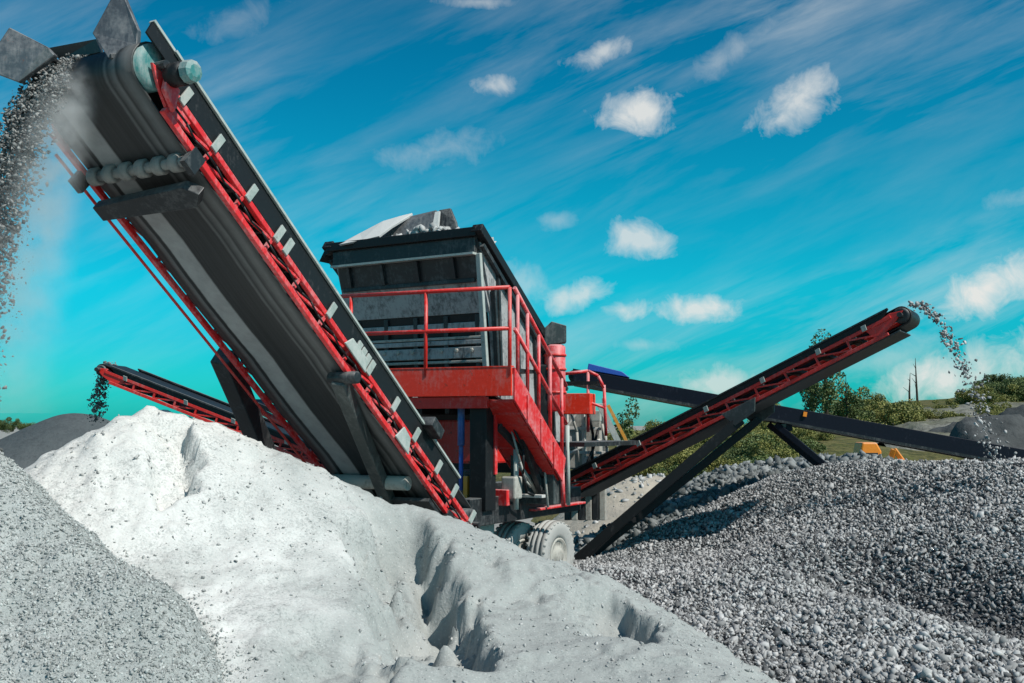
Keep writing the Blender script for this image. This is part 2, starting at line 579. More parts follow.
def h_white(X, Y):
    z = _fw(X, Y)
    wob = 0.26 * fbm(X, Y, 1.6, 5, 0.62)
    for pl, depth, left, right, sgn in ((gully, 0.78, 0.95, 0.30, 1), (scoop, 0.36, 0.6, 0.2, 1), (crescent, 0.26, 0.6, 0.12, 1), (notch, 0.32, 0.5, 0.16, 1)):
        d, s, al = seg_dist(X + wob, Y + 0.6 * wob, pl)
        # direction of the lines is towards the camera, so their right side (negative) is the picture's left
        fade = sstep(0.0, 0.2, al) * (1 - sstep(0.72, 0.98, al)) * (1 - sstep(0.0, 0.6, d - 0.3))
        low = np.where(s > 0, 1 - sstep(0, right, d), 1 - sstep(left * .42, left, d))
        z = z - depth * fade * low * (0.75 + 0.8 * fbm(X, Y, 2.2, 3))
    rough = sstep(-0.15, 0.25, fbm(X, Y, 0.9, 3))
    z = z - 0.05 + 0.06 * fbm(X, Y, 1.3, 4) + (0.014 + 0.036 * rough) * fbm(X, Y, 6.0, 4, 0.6) + 0.016 * fbm(X, Y, 15.0, 2, 0.6) * (0.4 + rough)
    cl = np.maximum(fbm(X + 9, Y, 4.2, 3) - 0.28, 0)
    z = z + 0.12 * cl
    z = z - 0.16 * np.maximum(fbm(X + 3, Y - 2, 2.6, 4) - 0.12, 0) * sstep(7.6, 8.8, Y) * sstep(-3.6, -2.6, X)
    # broken ledges on the crest
    led = sstep(2.0, 2.6, z)
    z = z + led * 0.03 * np.abs(fbm(X * 2.2, Y * 0.8, 2.6, 3))
    return z


white = grid_mesh('crushed_rock_heap', h_white, -7.5, 3.6, -1.5, 13.2, 0.03, M['white_sand'], loc=V3(-1.5, 8, 0))
tag(white, 'big pale heap of fine crushed rock with a gullied face below the tall conveyor', 'heap')
n = 9000
x, y = RNG.uniform(-5, 2.6, n), RNG.uniform(5.6, 10.6, n)
k = in_view(x, y) & (fbm(x, y, 1.1, 3) + 0.25 * RNG.random(n) > 0.02)
x, y = x[k], y[k]
r = 0.004 + 0.014 * RNG.random(len(x)) ** 4
o = stones('loose_stones', np.stack([x, y, h_white(x, y) + r * 0.2], 1), r, M['pale_stone'], white)
tag(o, kind='stuff')

ridge_g = [(-260, 380, 7.2), (-120, 400, 7.2), (0, 462, 7.2), (40, 497, 7.1), (90, 540, 6.9), (140, 578, 6.7), (174, 612, 6.45)]
cg = pts(ridge_g) + pts([(100, 640, 6.15), (40, 570, 6.6), (0, 560, 6.55), (0, 630, 6.1), (0, 683, 5.75), (138, 670, 6.0), (172, 700, 5.75), (-150, 520, 6.4), (-150, 620, 5.8), (-250, 520, 6.2), (100, 740, 5.4)])
cg += behind(ridge_g, 0.7, -0.55, 0.15) + behind(ridge_g, 1.8, -1.6, 0.4) + [V3(-1.3, 6.3, 0.2), V3(-1.0, 5.3, 0.2), V3(-2.5, 4.6, 0.5), V3(-5, 4.6, 0.6), V3(-7, 5.5, 1.2), V3(-7, 8.5, 0.7), V3(-1.0, 7.5, -0.4)]
_fg = tps(cg)
h_grit = lambda X, Y: _fg(X, Y) + 0.11 * fbm(X, Y, 1.9, 5, .6) + 0.03 * fbm(X, Y, 8.0, 3, 0.6)
grit = grid_mesh('grit_heap', h_grit, -7, -1.0, 4.4, 9.2, 0.03, M['grey_grit'], loc=V3(-4, 6.5, 0))
tag(grit, 'coarse grey grit heap at the foot of the pale heap, under the falling stones', 'heap')
n = 58000
x, y = RNG.uniform(-5.6, -1.4, n), RNG.uniform(5.2, 7.9, n)
zg, zw = h_grit(x, y), h_white(x, y)
k = in_view(x, y, .28) & (zg > zw - 0.02 - 0.38 * RNG.random(n) ** 3.5)
zg = np.maximum(zg, zw)
x, y, zg = x[k], y[k], zg[k]
r = 0.004 + 0.011 * RNG.random(len(x)) ** 3
o = stones('grit_stones', np.stack([x, y, zg + r * 0.3], 1), r, M['grit_stone'], grit)
tag(o, kind='stuff')

crest_v = [(560, 568, 16.0), (600, 556, 16.4), (660, 530, 17.0), (720, 502, 17.6), (775, 482, 17.5), (820, 475, 17.2), (900, 470, 16.4), (980, 469, 15.4), (1060, 468, 14.6), (1180, 480, 13.8)]
face_v = [(704, 550, 15.1), (640, 570, 14.0), (775, 522, 15.0), (700, 526, 16.0), (715, 508, 16.8), (850, 505, 14.6), (940, 505, 13.6), (1010, 510, 12.6), (1100, 520, 12), (780, 552, 13.0), (870, 572, 11.8), (960, 590, 10.8), (1040, 605, 10.2),
          (700, 590, 12.0), (640, 590, 12.5), (760, 610, 10.8), (880, 615, 10.0), (980, 640, 9.0), (1080, 660, 8.4), (800, 660, 8.9), (900, 683, 7.9), (1010, 690, 7.7), (1150, 690, 7.8), (820, 720, 7.5), (950, 770, 6.4),
          (590, 575, 13.0), (1100, 780, 6.3), (560, 570, 14.0)]
cv = pts(crest_v) + pts(face_v) + behind(crest_v, 1.5, -0.9) + behind(crest_v, 3.5, -2.4) + [V3(3, 5, 0.5), V3(6, 4, 0.6), V3(9.5, 8, 0.9), V3(9.5, 4, 0.5), V3(0.2, 12.5, 0.2), V3(-0.5, 15, 0.2), V3(1, 9.5, 0.4)]
_fv = tps(cv)
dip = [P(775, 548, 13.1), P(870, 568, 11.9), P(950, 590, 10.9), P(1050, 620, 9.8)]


def h_gravel(X, Y):
    d, s, al = seg_dist(X, Y, dip)
    z = _fv(X, Y) - 0.38 * np.exp(-(d / 0.7) ** 2) * sstep(0, 0.35, al)
    return z + 0.09 * fbm(X, Y, 0.9, 4) + 0.03 * fbm(X, Y, 5, 2)


gravel = grid_mesh('gravel_heap', h_gravel, -0.6, 10.5, 4.0, 20.5, 0.08, M['gravel_bed'], loc=V3(5, 12, 0))
tag(gravel, 'wide heap of speckled grey gravel under the conveyor that rises to the right', 'heap')
n = 168000
x, y = RNG.uniform(0.2, 10.3, n), RNG.uniform(6.2, 18.2, n)
k = in_view(x, y, 0.24)
x, y = x[k], y[k]
r = 0.013 + 0.024 * RNG.random(len(x)) ** 2.4
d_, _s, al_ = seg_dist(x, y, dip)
dip_shade = np.exp(-(d_ / 0.7) ** 2) * sstep(.2, .75, al_) + 0.2 * sstep(.0, .35, fbm(x, y, .55, 3))  # shade of the dip put into the stone tones, plus random darker patches
tone = np.where(RNG.random(len(x)) < .22 + .35 * np.clip(dip_shade, 0, 1), .28 * RNG.random(len(x)), (.35 + .65 * RNG.random(len(x))) * (1 - .45 * np.clip(dip_shade, 0, 1)))
big = RNG.random(len(x)) < .012 + .02 * (y < 9)
r = np.where(big, RNG.uniform(.036, .062, len(x)), r)
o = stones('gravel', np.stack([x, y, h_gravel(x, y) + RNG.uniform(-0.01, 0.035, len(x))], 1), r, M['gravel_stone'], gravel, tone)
tag(o, kind='stuff')

cr = pts([(600, 540, 18.5), (640, 515, 19.5), (690, 487, 20.5), (740, 470, 21.5), (800, 467, 22.5), (860, 478, 23.5), (650, 535, 18.2), (720, 500, 18.5), (800, 480, 19.5), (900, 480, 20), (960, 482, 21)])
cr += [V3(p[0], p[1] + 3, p[2] - 1.6) for p in cr[1:6]] + [V3(0, 19, -0.2), V3(1, 24, -0.4), V3(13, 22, 0.4)]
_fr = tps(cr)
h_rub = lambda X, Y: _fr(X, Y) + 0.3 * fbm(X, Y, 0.8, 4)
rub = grid_mesh('rubble_heap', h_rub, 0.5, 12, 17.5, 27, 0.15, M['rockbed'], loc=V3(5, 20, 0))
tag(rub, 'bluish grey heap of big broken rubble behind the speckled gravel', 'heap')
n = 16000
x, y = RNG.uniform(1.2, 11, n), RNG.uniform(17.8, 25, n)
k = in_view(x, y, 0.03)
x, y = x[k], y[k]
r = 0.03 + 0.085 * RNG.random(len(x)) ** 3
o = stones('rubble', np.stack([x, y, h_rub(x, y) + r * 0.2], 1), r, M['rubble_stone'], rub)
tag(o, kind='stuff')


def cone(cx, cy, hz, slope, nz=0.12, sc=0.7):
    def f(X, Y):
        d = np.hypot(X - cx, Y - cy)
        return hz - slope * (np.sqrt(d * d + 0.2) - 0.35) + nz * fbm(X + cx, Y, sc, 4)
    return f


dk1, dk2 = cone(-8.6, 20.3, 2.85, 0.55), cone(-11.8, 20.6, 2.75, 0.5)
h_dark = lambda X, Y: np.maximum(dk1(X, Y), dk2(X, Y)) - 0.02
dark = grid_mesh('dark_sand_heap', h_dark, -18, -2, 14.5, 27, 0.1, M['dark_sand'], loc=V3(-9, 20, 0))
tag(dark, 'dark grey heap far left under the small receding conveyor', 'heap')
snd = cone(2.9, 22.0, 1.55, 0.6, 0.2, 1.2)
sand = grid_mesh('sand_heap', snd, -0.5, 6.5, 18.5, 26, 0.12, M['sand'], loc=V3(2.9, 22, 0))
tag(sand, 'small beige sand mound glimpsed between the rising conveyor and its leg', 'heap')
n = 700
a, d = RNG.uniform(0, 6.28, n), 3 * RNG.random(n) ** 0.7
x, y = 2.9 + d * np.cos(a), 22 + d * np.sin(a)
r = 0.02 + 0.07 * RNG.random(n) ** 3
tag(stones('loose_stones', np.stack([x, y, snd(x, y)], 1), r, M['pale_stone'], sand), kind='stuff')

# ------------------------------------------------------------------ ground and hills
rr = np.concatenate([np.linspace(0, 40, 30), np.geomspace(44, 6000, 40)])
th = np.linspace(0, 2 * math.pi, 97)[:-1]
Rg, Tg = np.meshgrid(rr, th, indexing='ij')
Xg, Yg = Rg * np.sin(Tg), Rg * np.cos(Tg)
Zg = 0.12 * fbm(Xg, Yg, 0.15, 3) * np.clip(Rg / 10, 0, 1)
i = np.arange(len(rr) * len(th)).reshape(len(rr), len(th))
j = np.roll(i, -1, axis=1)
fs = np.stack([i[:-1].ravel(), i[1:].ravel(), j[1:].ravel(), j[:-1].ravel()], 1)[:, ::-1]
o = np_mesh('ground', np.stack([Xg.ravel(), Yg.ravel(), Zg.ravel()], 1), fs, M['ground'], smooth=True)
tag(o, 'pale dusty quarry ground', 'ground', kind='structure')

ch = pts([(600, 432, 55), (660, 430, 52), (720, 428, 52), (780, 426, 55), (840, 421, 58), (880, 413, 62), (930, 403, 66), (980, 396, 72), (1030, 388, 76), (1110, 380, 76),
          (640, 470, 30), (700, 462, 31), (780, 455, 33), (860, 446, 37), (930, 434, 42), (1000, 425, 46), (1060, 420, 48), (1200, 405, 52), (1350, 400, 60), (620, 490, 27)])
ch += [V3(2, 60, 0.5), V3(-4, 45, -0.4), V3(0, 32, -0.3), V3(10, 24, -0.4), V3(20, 25, -0.2), V3(34, 28, 0.3), V3(55, 40, 2), V3(70, 80, 6), V3(70, 110, 3), V3(40, 110, 2.5), V3(20, 100, 0.5), V3(5, 90, -0.5), V3(85, 60, 3), V3(90, 110, 1)]
_fh = tps(ch)
h_hill = lambda X, Y: _fh(X, Y) + 0.5 * fbm(X, Y, 0.12, 4) - 1.5 * (1 - sstep(22, 27, Y))
o = grid_mesh('hillside', h_hill, -6, 95, 22, 115, 0.9, M['hill'])
tag(o, 'grassy olive hillside beyond the gravel', 'hillside', kind='structure')

cq = pts([(850, 440, 44), (880, 432, 46), (920, 419, 50), (950, 409, 55), (985, 405, 57), (1030, 405, 57), (1080, 398, 57), (880, 450, 36), (940, 446, 36), (1000, 440, 38), (1060, 440, 38), (1010, 420, 47), (940, 425, 43)])
cq += [V3(13, 50, 1.0), V3(17, 56, 2), V3(22, 62, 2.6), V3(30, 64, 3.0), V3(12, 34, -0.4), V3(22, 32, -0.4), V3(34, 45, 1), V3(13, 43, -0.2)]
_fq = tps(cq)
h_quar = lambda X, Y: _fq(X, Y) + 0.45 * np.abs(fbm(X, Y, 0.22, 4)) + 0.3 * fbm(X, Y, 0.9, 3, 0.6)
o = grid_mesh('quarry_slope', h_quar, 13, 34, 33, 61, 0.25, M['cliff'])
tag(o, 'bare pale rock slope cut into the hill', 'slope', kind='structure')
sp1 = cone(18.6, 36.5, 3.15, 0.42, 1.0, 0.7)
o = grid_mesh('spoil_heap', sp1, 11, 27, 29, 45, 0.22, M['spoil'], loc=V3(18, 36, 0))
tag(o, 'dark spoil heap at the edge of the bare rock slope', 'heap')


# ------------------------------------------------------------------ vegetation
def foliage(n, rx, ry, rz, leaf, clumps, up=0.0):
    """leaf-sized quads in several clumps; returns verts, faces, tone"""
    cs = RNG.normal(size=(clumps, 3)) * 0.42
    cr_ = 0.28 + 0.3 * RNG.random(clumps)
    w_ = RNG.integers(0, clumps, n)
    d = RNG.normal(size=(n, 3))
    d /= np.linalg.norm(d, axis=1, keepdims=True)
    p = (cs[w_] + d * (cr_[w_] * (0.35 + 0.65 * RNG.random(n) ** 0.5))[:, None]) * np.array([rx, ry, rz]) + np.array([0, 0, up])
    t1 = RNG.normal(size=(n, 3))
    t1 /= np.linalg.norm(t1, axis=1, keepdims=True)
    t2 = np.cross(t1, RNG.normal(size=(n, 3)))
    t2 /= np.linalg.norm(t2, axis=1, keepdims=True)
    s = leaf * (0.6 + 0.8 * RNG.random(n))[:, None]
    vs = np.stack([p - t1 * s, p + t2 * s * 0.6, p + t1 * s, p - t2 * s * 0.6], 1).reshape(-1, 3)
    fs = np.arange(4 * n).reshape(n, 4)
    tone = np.clip(0.5 * RNG.random(n) + 0.5 * RNG.random(clumps)[w_], 0, 1)
    return vs, fs, np.repeat(tone, 4)


SHRUBS = {}
for key, m_ in (('olive', 'leaf_olive'), ('dark', 'leaf_dark')):
    SHRUBS[key] = []
    for q in range(4):
        vs, fs, tn = foliage(4200, 1.0, 1.0, 0.75, 0.05, 14, 0.55)
        ob = np_mesh('shrub', vs, fs, M[m_], tone=tn)
        SHRUBS[key].append(ob)
used = set()


def shrub(kind, loc, sc, label, group):
    src = SHRUBS[kind][RNG.integers(0, 4)]
    if src.name in used:
        c = src.copy()
        COL.objects.link(c)
    else:
        c = src
        used.add(src.name)
    c.location = loc
    c.rotation_euler = (0, 0, RNG.uniform(0, 6.28))
    c.scale = (sc, sc, sc * RNG.uniform(0.8, 1.2))
    return tag(c, label, 'shrub', group)


def on(f, px, Y):
    x = (px - 512) / F * Y
    return V3(x, Y, float(f(np.array([x]), np.array([Y]))[0]))


for q in range(26):
    px, Y = RNG.uniform(612, 810), RNG.uniform(33, 50)
    shrub('olive', on(h_hill, px, Y) - V3(0, 0, .2), RNG.uniform(0.4, 0.8), 'olive shrub on the slope seen beneath the rising conveyor', 'shrubs under the rising conveyor')
for q in range(64):
    px, Y = RNG.uniform(612, 830), RNG.uniform(27, 38)
    shrub('olive' if q % 4 else 'dark', on(h_hill, px, Y) - V3(0, 0, .15), RNG.uniform(0.3, 0.7), 'low scrubby bush on the slope just above the bluish rubble', 'low bushes above the rubble')
for q in range(16):
    px, Y = RNG.uniform(890, 1010), RNG.uniform(44, 56)
    shrub('olive', on(lambda a_, b_: np.maximum(h_quar(a_, b_), h_hill(a_, b_)), px, Y) - V3(0, 0, .15), RNG.uniform(0.3, 0.7), 'small tuft of scrub growing on the bare rock slope', 'tufts on the rock slope')
for q in range(22):
    px, Y = RNG.uniform(840, 905), RNG.uniform(44, 60)
    shrub('olive' if q % 3 else 'dark', on(h_hill, px, Y) - V3(0, 0, .2), RNG.uniform(0.5, 1.0), 'bushy green shrub on the ridge left of the bare rock slope', 'shrubs on the ridge')
for q in range(46):
    px, Y = RNG.uniform(985, 1090), RNG.uniform(58, 76)
    shrub('dark', on(h_hill, px, Y) + V3(0, 0, RNG.uniform(-.3, .3)), RNG.uniform(0.6, 1.15), 'dark green shrub on the hilltop above the bare rock slope', 'shrubs on the hilltop')
for q in range(7):
    px, Y = 962 + 6 * q, 58 + RNG.uniform(-2, 2)
    shrub('olive', on(h_hill, px, Y) - V3(0, 0, .1), RNG.uniform(0.6, 0.9), 'low olive shrub at the top edge of the bare rock slope', 'shrubs at the slope edge')
for q in range(7):
    shrub('dark', P(-20 + 8 * q, 426, 120) - V3(0, 0, .5), RNG.uniform(.7, 1.2), 'distant dark shrub behind the dark heap', 'distant shrubs on the far left')


def tree(name, px, Y, f, H, label, group=None, crown=None, lean=0.0, r=0.09, limbs=7):
    b0 = on(f, px, Y) - V3(0, 0, .2)
    t = empty(name, b0, label, 'tree', group)
    mb = MB()
    top = b0 + V3(lean, 0, H)
    mid = b0 + V3(lean * .3, 0.05, H * .5)
    mb.tube(b0, mid, r, r * .7, 8)
    mb.tube(mid, top, r * .7, r * .15, 8)
    rs = np.random.default_rng(int(px))
    for q in range(limbs):
        k = 0.35 + 0.6 * q / limbs
        p0 = b0 + (top - b0) * k
        an = rs.uniform(0, 6.28)
        ln = H * 0.28 * (1.1 - k)
        p1 = p0 + V3(math.cos(an) * ln, math.sin(an) * ln, ln * rs.uniform(.5, 1.1))
        mb.tube(p0, p1, r * .32, r * .08, 6)
    mb.build('trunk', M['bark'], t)
    if crown:
        n_, rx, rz, zc, leaf, mk = crown
        vs, fs, tn = foliage(n_, rx, rx, rz, leaf, 8, 0)
        np_mesh('crown', vs + b0 + V3(lean * .5, 0, zc), fs, M[mk], t, tone=tn)
    return t


tree('birch_tree', 826, 40, h_hill, 4.2, 'slim dark-trunked tree standing behind the raised end of the right conveyor', crown=(2600, .85, 1.4, 2.3, 0.055, 'leaf_dark'), r=0.11)
tree('leafy_tree', 812, 44, h_hill, 3.0, 'small leafy tree to the left of the slim dark-trunked tree', crown=(2000, 0.7, 1.0, 1.7, 0.055, 'leaf_dark'), r=.07)
tree('leafy_tree', 846, 46, h_hill, 2.7, 'small leafy tree to the right of the slim dark-trunked tree', crown=(1800, 0.7, 0.8, 1.4, 0.055, 'leaf_dark'), r=.07)
tree('leafy_tree', 622, 36, h_hill, 2.3, 'small green tree peeking above the low end of the right conveyor', crown=(1400, 0.5, 0.9, 1.3, 0.05, 'leaf_dark'), r=.05)
tree('bare_tree', 909, 58, h_hill, 2.2, 'shorter of two bare poles of dead trees on the ridge', lean=.08, r=.08, limbs=4)
tree('bare_tree', 917, 58, h_hill, 3.0, 'taller of two bare poles of dead trees on the ridge', lean=-.05, r=.08, limbs=4)

# ------------------------------------------------------------------ conveyors
class Frame:
    def __init__(s, T, H, flip=1):
        s.T, s.H = np.asarray(T), np.asarray(H)
        s.L = np.linalg.norm(s.H - s.T)
        s.a = unit(s.H - s.T)
        s.w = unit(np.cross(s.a, UP)) * flip
        s.n = np.cross(s.w, s.a)
        if s.n[2] < 0:
            s.n = -s.n

    def __call__(s, t, o, m):
        return s.T + s.a * t + s.w * o + s.n * m


def belt(fr, B, R, name, m, parent, rest=None):
    prof = []
    for k in range(13):
        an = -math.pi / 2 + math.pi * k / 12
        prof.append((fr.L + R * math.cos(an), R * math.sin(an)))
    for k in range(1, 12):
        prof.append((fr.L * (1 - k / 12), R))
    for k in range(13):
        an = math.pi / 2 + math.pi * k / 12
        prof.append((R * math.cos(an), R * math.sin(an)))
    for k in range(1, 16):
        sag = -0.02 * math.sin(math.pi * ((k % 4) / 4))
        prof.append((fr.L * k / 16, -R + sag))
    n_ = len(prof)
    th_ = 0.016
    vs, fs, us = [], [], []
    ln = 0
    cols = 8
    for i_, (t_, m_) in enumerate(prof):
        for c_ in range(cols + 1):
            vs.append(fr(t_, (c_ / cols - .5) * B, m_))
    nv = len(vs)
    cen = [(min(max(t_, 0), fr.L), 0) for t_, _ in prof]
    for i_, (t_, m_) in enumerate(prof):
        d = np.array([t_ - cen[i_][0], m_])
        d = d / (np.linalg.norm(d) + 1e-9) * th_
        for c_ in range(cols + 1):
            vs.append(fr(t_ - d[0], (c_ / cols - .5) * B, m_ - d[1]))
    W = cols + 1
    lens = [0]
    for i_ in range(n_):
        q0, q1 = prof[i_], prof[(i_ + 1) % n_]
        lens.append(lens[-1] + math.hypot(q1[0] - q0[0], q1[1] - q0[1]))
    for i_ in range(n_):
        j_ = (i_ + 1) % n_
        for c_ in range(cols):
            u0, u1 = c_ / cols, (c_ + 1) / cols
            fs.append((i_ * W + c_, i_ * W + c_ + 1, j_ * W + c_ + 1, j_ * W + c_))
            us.append([(u0, lens[i_]), (u1, lens[i_]), (u1, lens[i_ + 1]), (u0, lens[i_ + 1])])
            fs.append(tuple(nv + q for q in (i_ * W + c_, j_ * W + c_, j_ * W + c_ + 1, i_ * W + c_ + 1)))
            us.append([(u0, lens[i_]), (u0, lens[i_ + 1]), (u1, lens[i_ + 1]), (u1, lens[i_])])
        for c_, rev in ((0, 1), (cols, 0)):
            q = (i_ * W + c_, i_ * W + c_ + nv, j_ * W + c_ + nv, j_ * W + c_)
            fs.append(q[::-1] if rev else q)
            us.append([(c_ / cols, 0)] * 4)
    mb = MB().add(vs, fs)
    o_ = mb.build(name, m, parent)
    uvl = o_.data.uv_layers.new(name='UVMap')
    for p, uu in zip(o_.data.polygons, us):
        p.use_smooth = True
        for li, q in zip(p.loop_indices, uu):
            uvl.data[li].uv = q
    return o_


def conveyor(fr, B, R, t0, lo, up, sk, stations, root, cm, big=True, sides=(1, -1), skirt_t=(0.1, 0.98), chord=0.06, belt_m='belt', bracket_ts=None, gap=0.07):
    """belt, head and tail drums, two lattice side trusses with skirt boards, rollers"""
    belt(fr, B, R, 'belt', M[belt_m], root)
    for tt, nm in ((fr.L, 'head_drum'), (0, 'tail_drum')):
        d = MB().lathe(fr(tt, 0, 0), fr.w, [(-B / 2 - .03, R * .55), (-B / 2 - .03, R - .02), (B / 2 + .03, R - .02), (B / 2 + .03, R * .55)])
        do = d.build(nm, M['teal'] if nm == 'head_drum' and big else M['dark'], root, smooth=True)
        MB().tube(fr(tt, -B / 2 - .16, 0), fr(tt, B / 2 + .16, 0), .035).build('shaft', M['dark'], do)
    off = B / 2 + gap
    for s_ in sides:
        tr = MB()
        tr.bar(fr(0.05, s_ * off, lo), fr(fr.L - .25, s_ * off, lo), chord, chord, fr.n)
        tr.bar(fr(0.05, s_ * off, up), fr(fr.L - .12, s_ * off, up), chord, chord, fr.n)
        tr.prism([fr(fr.L - .42, s_ * off - .02, lo - .03), fr(fr.L - .1, s_ * off - .02, up - .09), fr(fr.L + .06, s_ * off - .02, up), fr(fr.L - .12, s_ * off - .02, up + .05), fr(fr.L - .5, s_ * off - .02, up - .02)], fr.w * .03)
        to = tr.build('side_truss', cm, root, bevel=.006)
        for i_ in range(stations):
            ta = t0 + (fr.L - t0 - .3) * i_ / stations
            tb = t0 + (fr.L - t0 - .3) * (i_ + 1) / stations
            tm = (ta + tb) / 2
            MB().bar(fr(ta, s_ * off, lo + chord / 2), fr(ta, s_ * off, up - chord / 2), chord * .75, chord * .6, fr.a).build('strut', cm, to)
            MB().bar(fr(ta + .02, s_ * (off + .002), up - chord * .6), fr(tb - .02, s_ * (off + .002), lo + chord * .6), chord * .45, chord * .45, fr.n).build('brace', cm, to)
        sb = MB()
        sb.prism([fr(fr.L * skirt_t[0], s_ * (off + .005), up + chord / 2 + .003), fr(fr.L * skirt_t[1], s_ * (off + .005), up + chord / 2 + .003),
                  fr(fr.L * skirt_t[1] + .12, s_ * (off + .005), sk), fr(fr.L * skirt_t[0], s_ * (off + .005), sk)], fr.w * s_ * .02)
        so = sb.build('skirt_board', M['black'], root)
        MB().bar(fr(fr.L * skirt_t[0], s_ * (off + .02), sk + .014), fr(fr.L * skirt_t[1] + .12, s_ * (off + .02), sk + .014), .06, .022, fr.n).build('edge_strip', M['pale'] if big else M['dark'], so)
        for tt in (bracket_ts or []):
            MB().prism([fr(tt - .035, s_ * (off + .027), up - .02), fr(tt + .035, s_ * (off + .027), up - .02), fr(tt + .05, s_ * (off + .05), up + (sk - up) * .55), fr(tt - .02, s_ * (off + .05), up + (sk - up) * .55)],
                       fr.w * s_ * .02).build('skirt_bracket', M['pale'], so, bevel=.004)
    for i_ in range(1, stations):
        ta = t0 + (fr.L - t0 - .3) * i_ / stations
        for u_ in (-1, 0, 1):
            p0 = fr(ta, u_ * B * .33 - B * .15, R - .09 + abs(u_) * .0)
            p1 = fr(ta, u_ * B * .33 + B * .15, R - .09)
            if u_ == 0 or i_ % 2 == 0:
                pass
        MB().tube(fr(ta, -B * .5, R - .075), fr(ta, B * .5, R - .075), .05, seg=10).build('carrying_roller', M['roller'], root, smooth=True)
        MB().bar(fr(ta + .1, -off, .0), fr(ta + .1, off, .0), .05, .05, fr.n).build('cross_member', M['dark'], root)


# main discharge conveyor
W_ = V3(.866, -.5, 0)
B_ = V3(.5, .866, 0)
Hm, Tm = P(101, 80, 8.0), P(425, 522, 12.1)
fm = Frame(Tm, Hm)
if fm.w[0] < 0:
    fm.w = -fm.w
mc = empty('discharge_conveyor', V3(Tm[0], Tm[1], 0), 'tall black and red discharge conveyor climbing to the upper left over the pale heap', 'conveyor')
BM, RM = 1.16, .20
br_ts = [fm.L * q for q in (.02, .10, .17, .26, .34, .43, .445, .46, .475, .56, .69, .715, .79, .875, .95)]
conveyor(fm, BM, RM, .1, -.215, -.035, .19, 12, mc, M['dusty_red'], True, chord=.05, belt_m='belt_worn', bracket_ts=br_ts)
# return rollers with rubber rings under the belt, scraper plate
for tt in (fm.L * .885, fm.L * .08):
    ro = MB().tube(fm(tt, -.56, -.265), fm(tt, .56, -.265), .045).build('return_roller', M['roller'], mc, smooth=True)
    for q in range(6):
        c_ = -.48 + .192 * q
        MB().lathe(fm(tt, c_, -.265), fm.w, [(-.05, .06), (-.04, .078), (.04, .078), (.05, .06)], 16).build('rubber_ring', M['roller'], ro, smooth=True)
    for s_ in (-1, 1):
        MB().box(fm(tt, s_ * .66, -.28), fm.a * .07, fm.w * .03, fm.n * .09).build('roller_bracket', M['dark'], mc)
MB().prism([fm(fm.L * .825, -.62, -.30), fm(fm.L * .85, -.62, -.30), fm(fm.L * .86, .50, -.30), fm(fm.L * .845, .62, -.30), fm(fm.L * .825, .5, -.30)], fm.n * -.1).build('cross_plate', M['dark'], mc, bevel=.008)
MB().tube(fm(fm.L * .19, -.52, -.29), fm(fm.L * .19, .5, -.29), .075, seg=16).build('caked_roller', M['caked'], mc, smooth=True)
MB().prism([fm(0, -.66, -.30), fm(fm.L * .15, -.66, -.30), fm(fm.L * .15, .66, -.30), fm(0, .66, -.30)], fm.n * -.04).build('under_tray', M['dark'], mc)
MB().path([fm(fm.L * .16, -.3, -.3), fm(fm.L * .14, -.3, -.6), fm(fm.L * .05, -.28, -.75)], .025).build('hydraulic_hose', M['black'], mc)
MB().path([fm(fm.L * .17, .1, -.3), fm(fm.L * .15, .12, -.55), fm(fm.L * .04, .1, -.7)], .02).build('hydraulic_hose', M['caked'], mc)
# drive motor on the near end of the head drum
mo = MB().lathe(fm(fm.L - .10, BM / 2 + .13, .0), fm.w, [(-.02, .06), (.0, .095), (.13, .095), (.15, .07)], 20).build('gearbox', M['black'], mc, smooth=True)
MB().lathe(fm(fm.L - .10, BM / 2 + .28, .0), fm.w, [(.0, .07), (.02, .092), (.09, .085), (.105, .05)], 10).build('motor_cap', M['teal'], mo)
MB().prism([fm(fm.L - .30, BM / 2 + .10, -.20), fm(fm.L - .12, BM / 2 + .10, -.15), fm(fm.L - .06, BM / 2 + .10, -.03), fm(fm.L - .22, BM / 2 + .10, -.02)], fm.w * .05).build('bearing_plate', M['dusty_red'], mc, bevel=.01)
for s_ in (1, -1):
    o_ = s_ * (BM / 2 + .077)
    MB().prism([fm(fm.L * .98, o_, .02), fm(fm.L - .02, o_, .075), fm(fm.L + .25, o_, .075), fm(fm.L + .27, o_, .19), fm(fm.L * .98 + .12, o_, .19)], fm.w * s_ * .02).build('skirt_nose', M['black'], mc)
    MB().bar(fm(fm.L * .98 + .125, o_, .204), fm(fm.L + .27, o_, .204), .06, .022, fm.n).build('edge_strip', M['pale'], mc)
# flared chute plates at the head
MB().prism([P(92, 33, 7.7), P(112, -4, 7.75), P(124, -4, 7.75), P(138, 30, 7.7), P(137, 45, 7.7), P(108, 58, 7.65)], V3(.01, .05, 0)).build('chute_plate', M['plate'], mc, bevel=.008)
MB().prism([P(-8, 52, 7.75), P(9, 27, 7.8), P(46, 46, 7.85), P(55, 55, 7.9), P(18, 82, 7.8), P(-8, 72, 7.75)], V3(.01, .05, 0)).build('chute_plate', M['plate'], mc, bevel=.008)
MB().prism([P(48, 48, 8.25), P(96, 39, 7.95), P(100, 52, 7.95), P(60, 60, 8.25)], V3(.01, .06, .0)).build('chute_lip', M['dark'], mc)
for a_, b_ in ((P(110, 57, 7.66), fm(fm.L + .02, .50, .19)), (P(132, 46, 7.72), fm(fm.L - .1, BM / 2 + .09, .12)), (P(50, 56, 7.9), fm(fm.L + .02, -.56, .19)), (P(30, 72, 7.85), fm(fm.L + .02, -BM / 2 - .09, .05))):
    MB().bar(a_, b_, .05, .04).build('plate_arm', M['dark'], mc, bevel=.005)
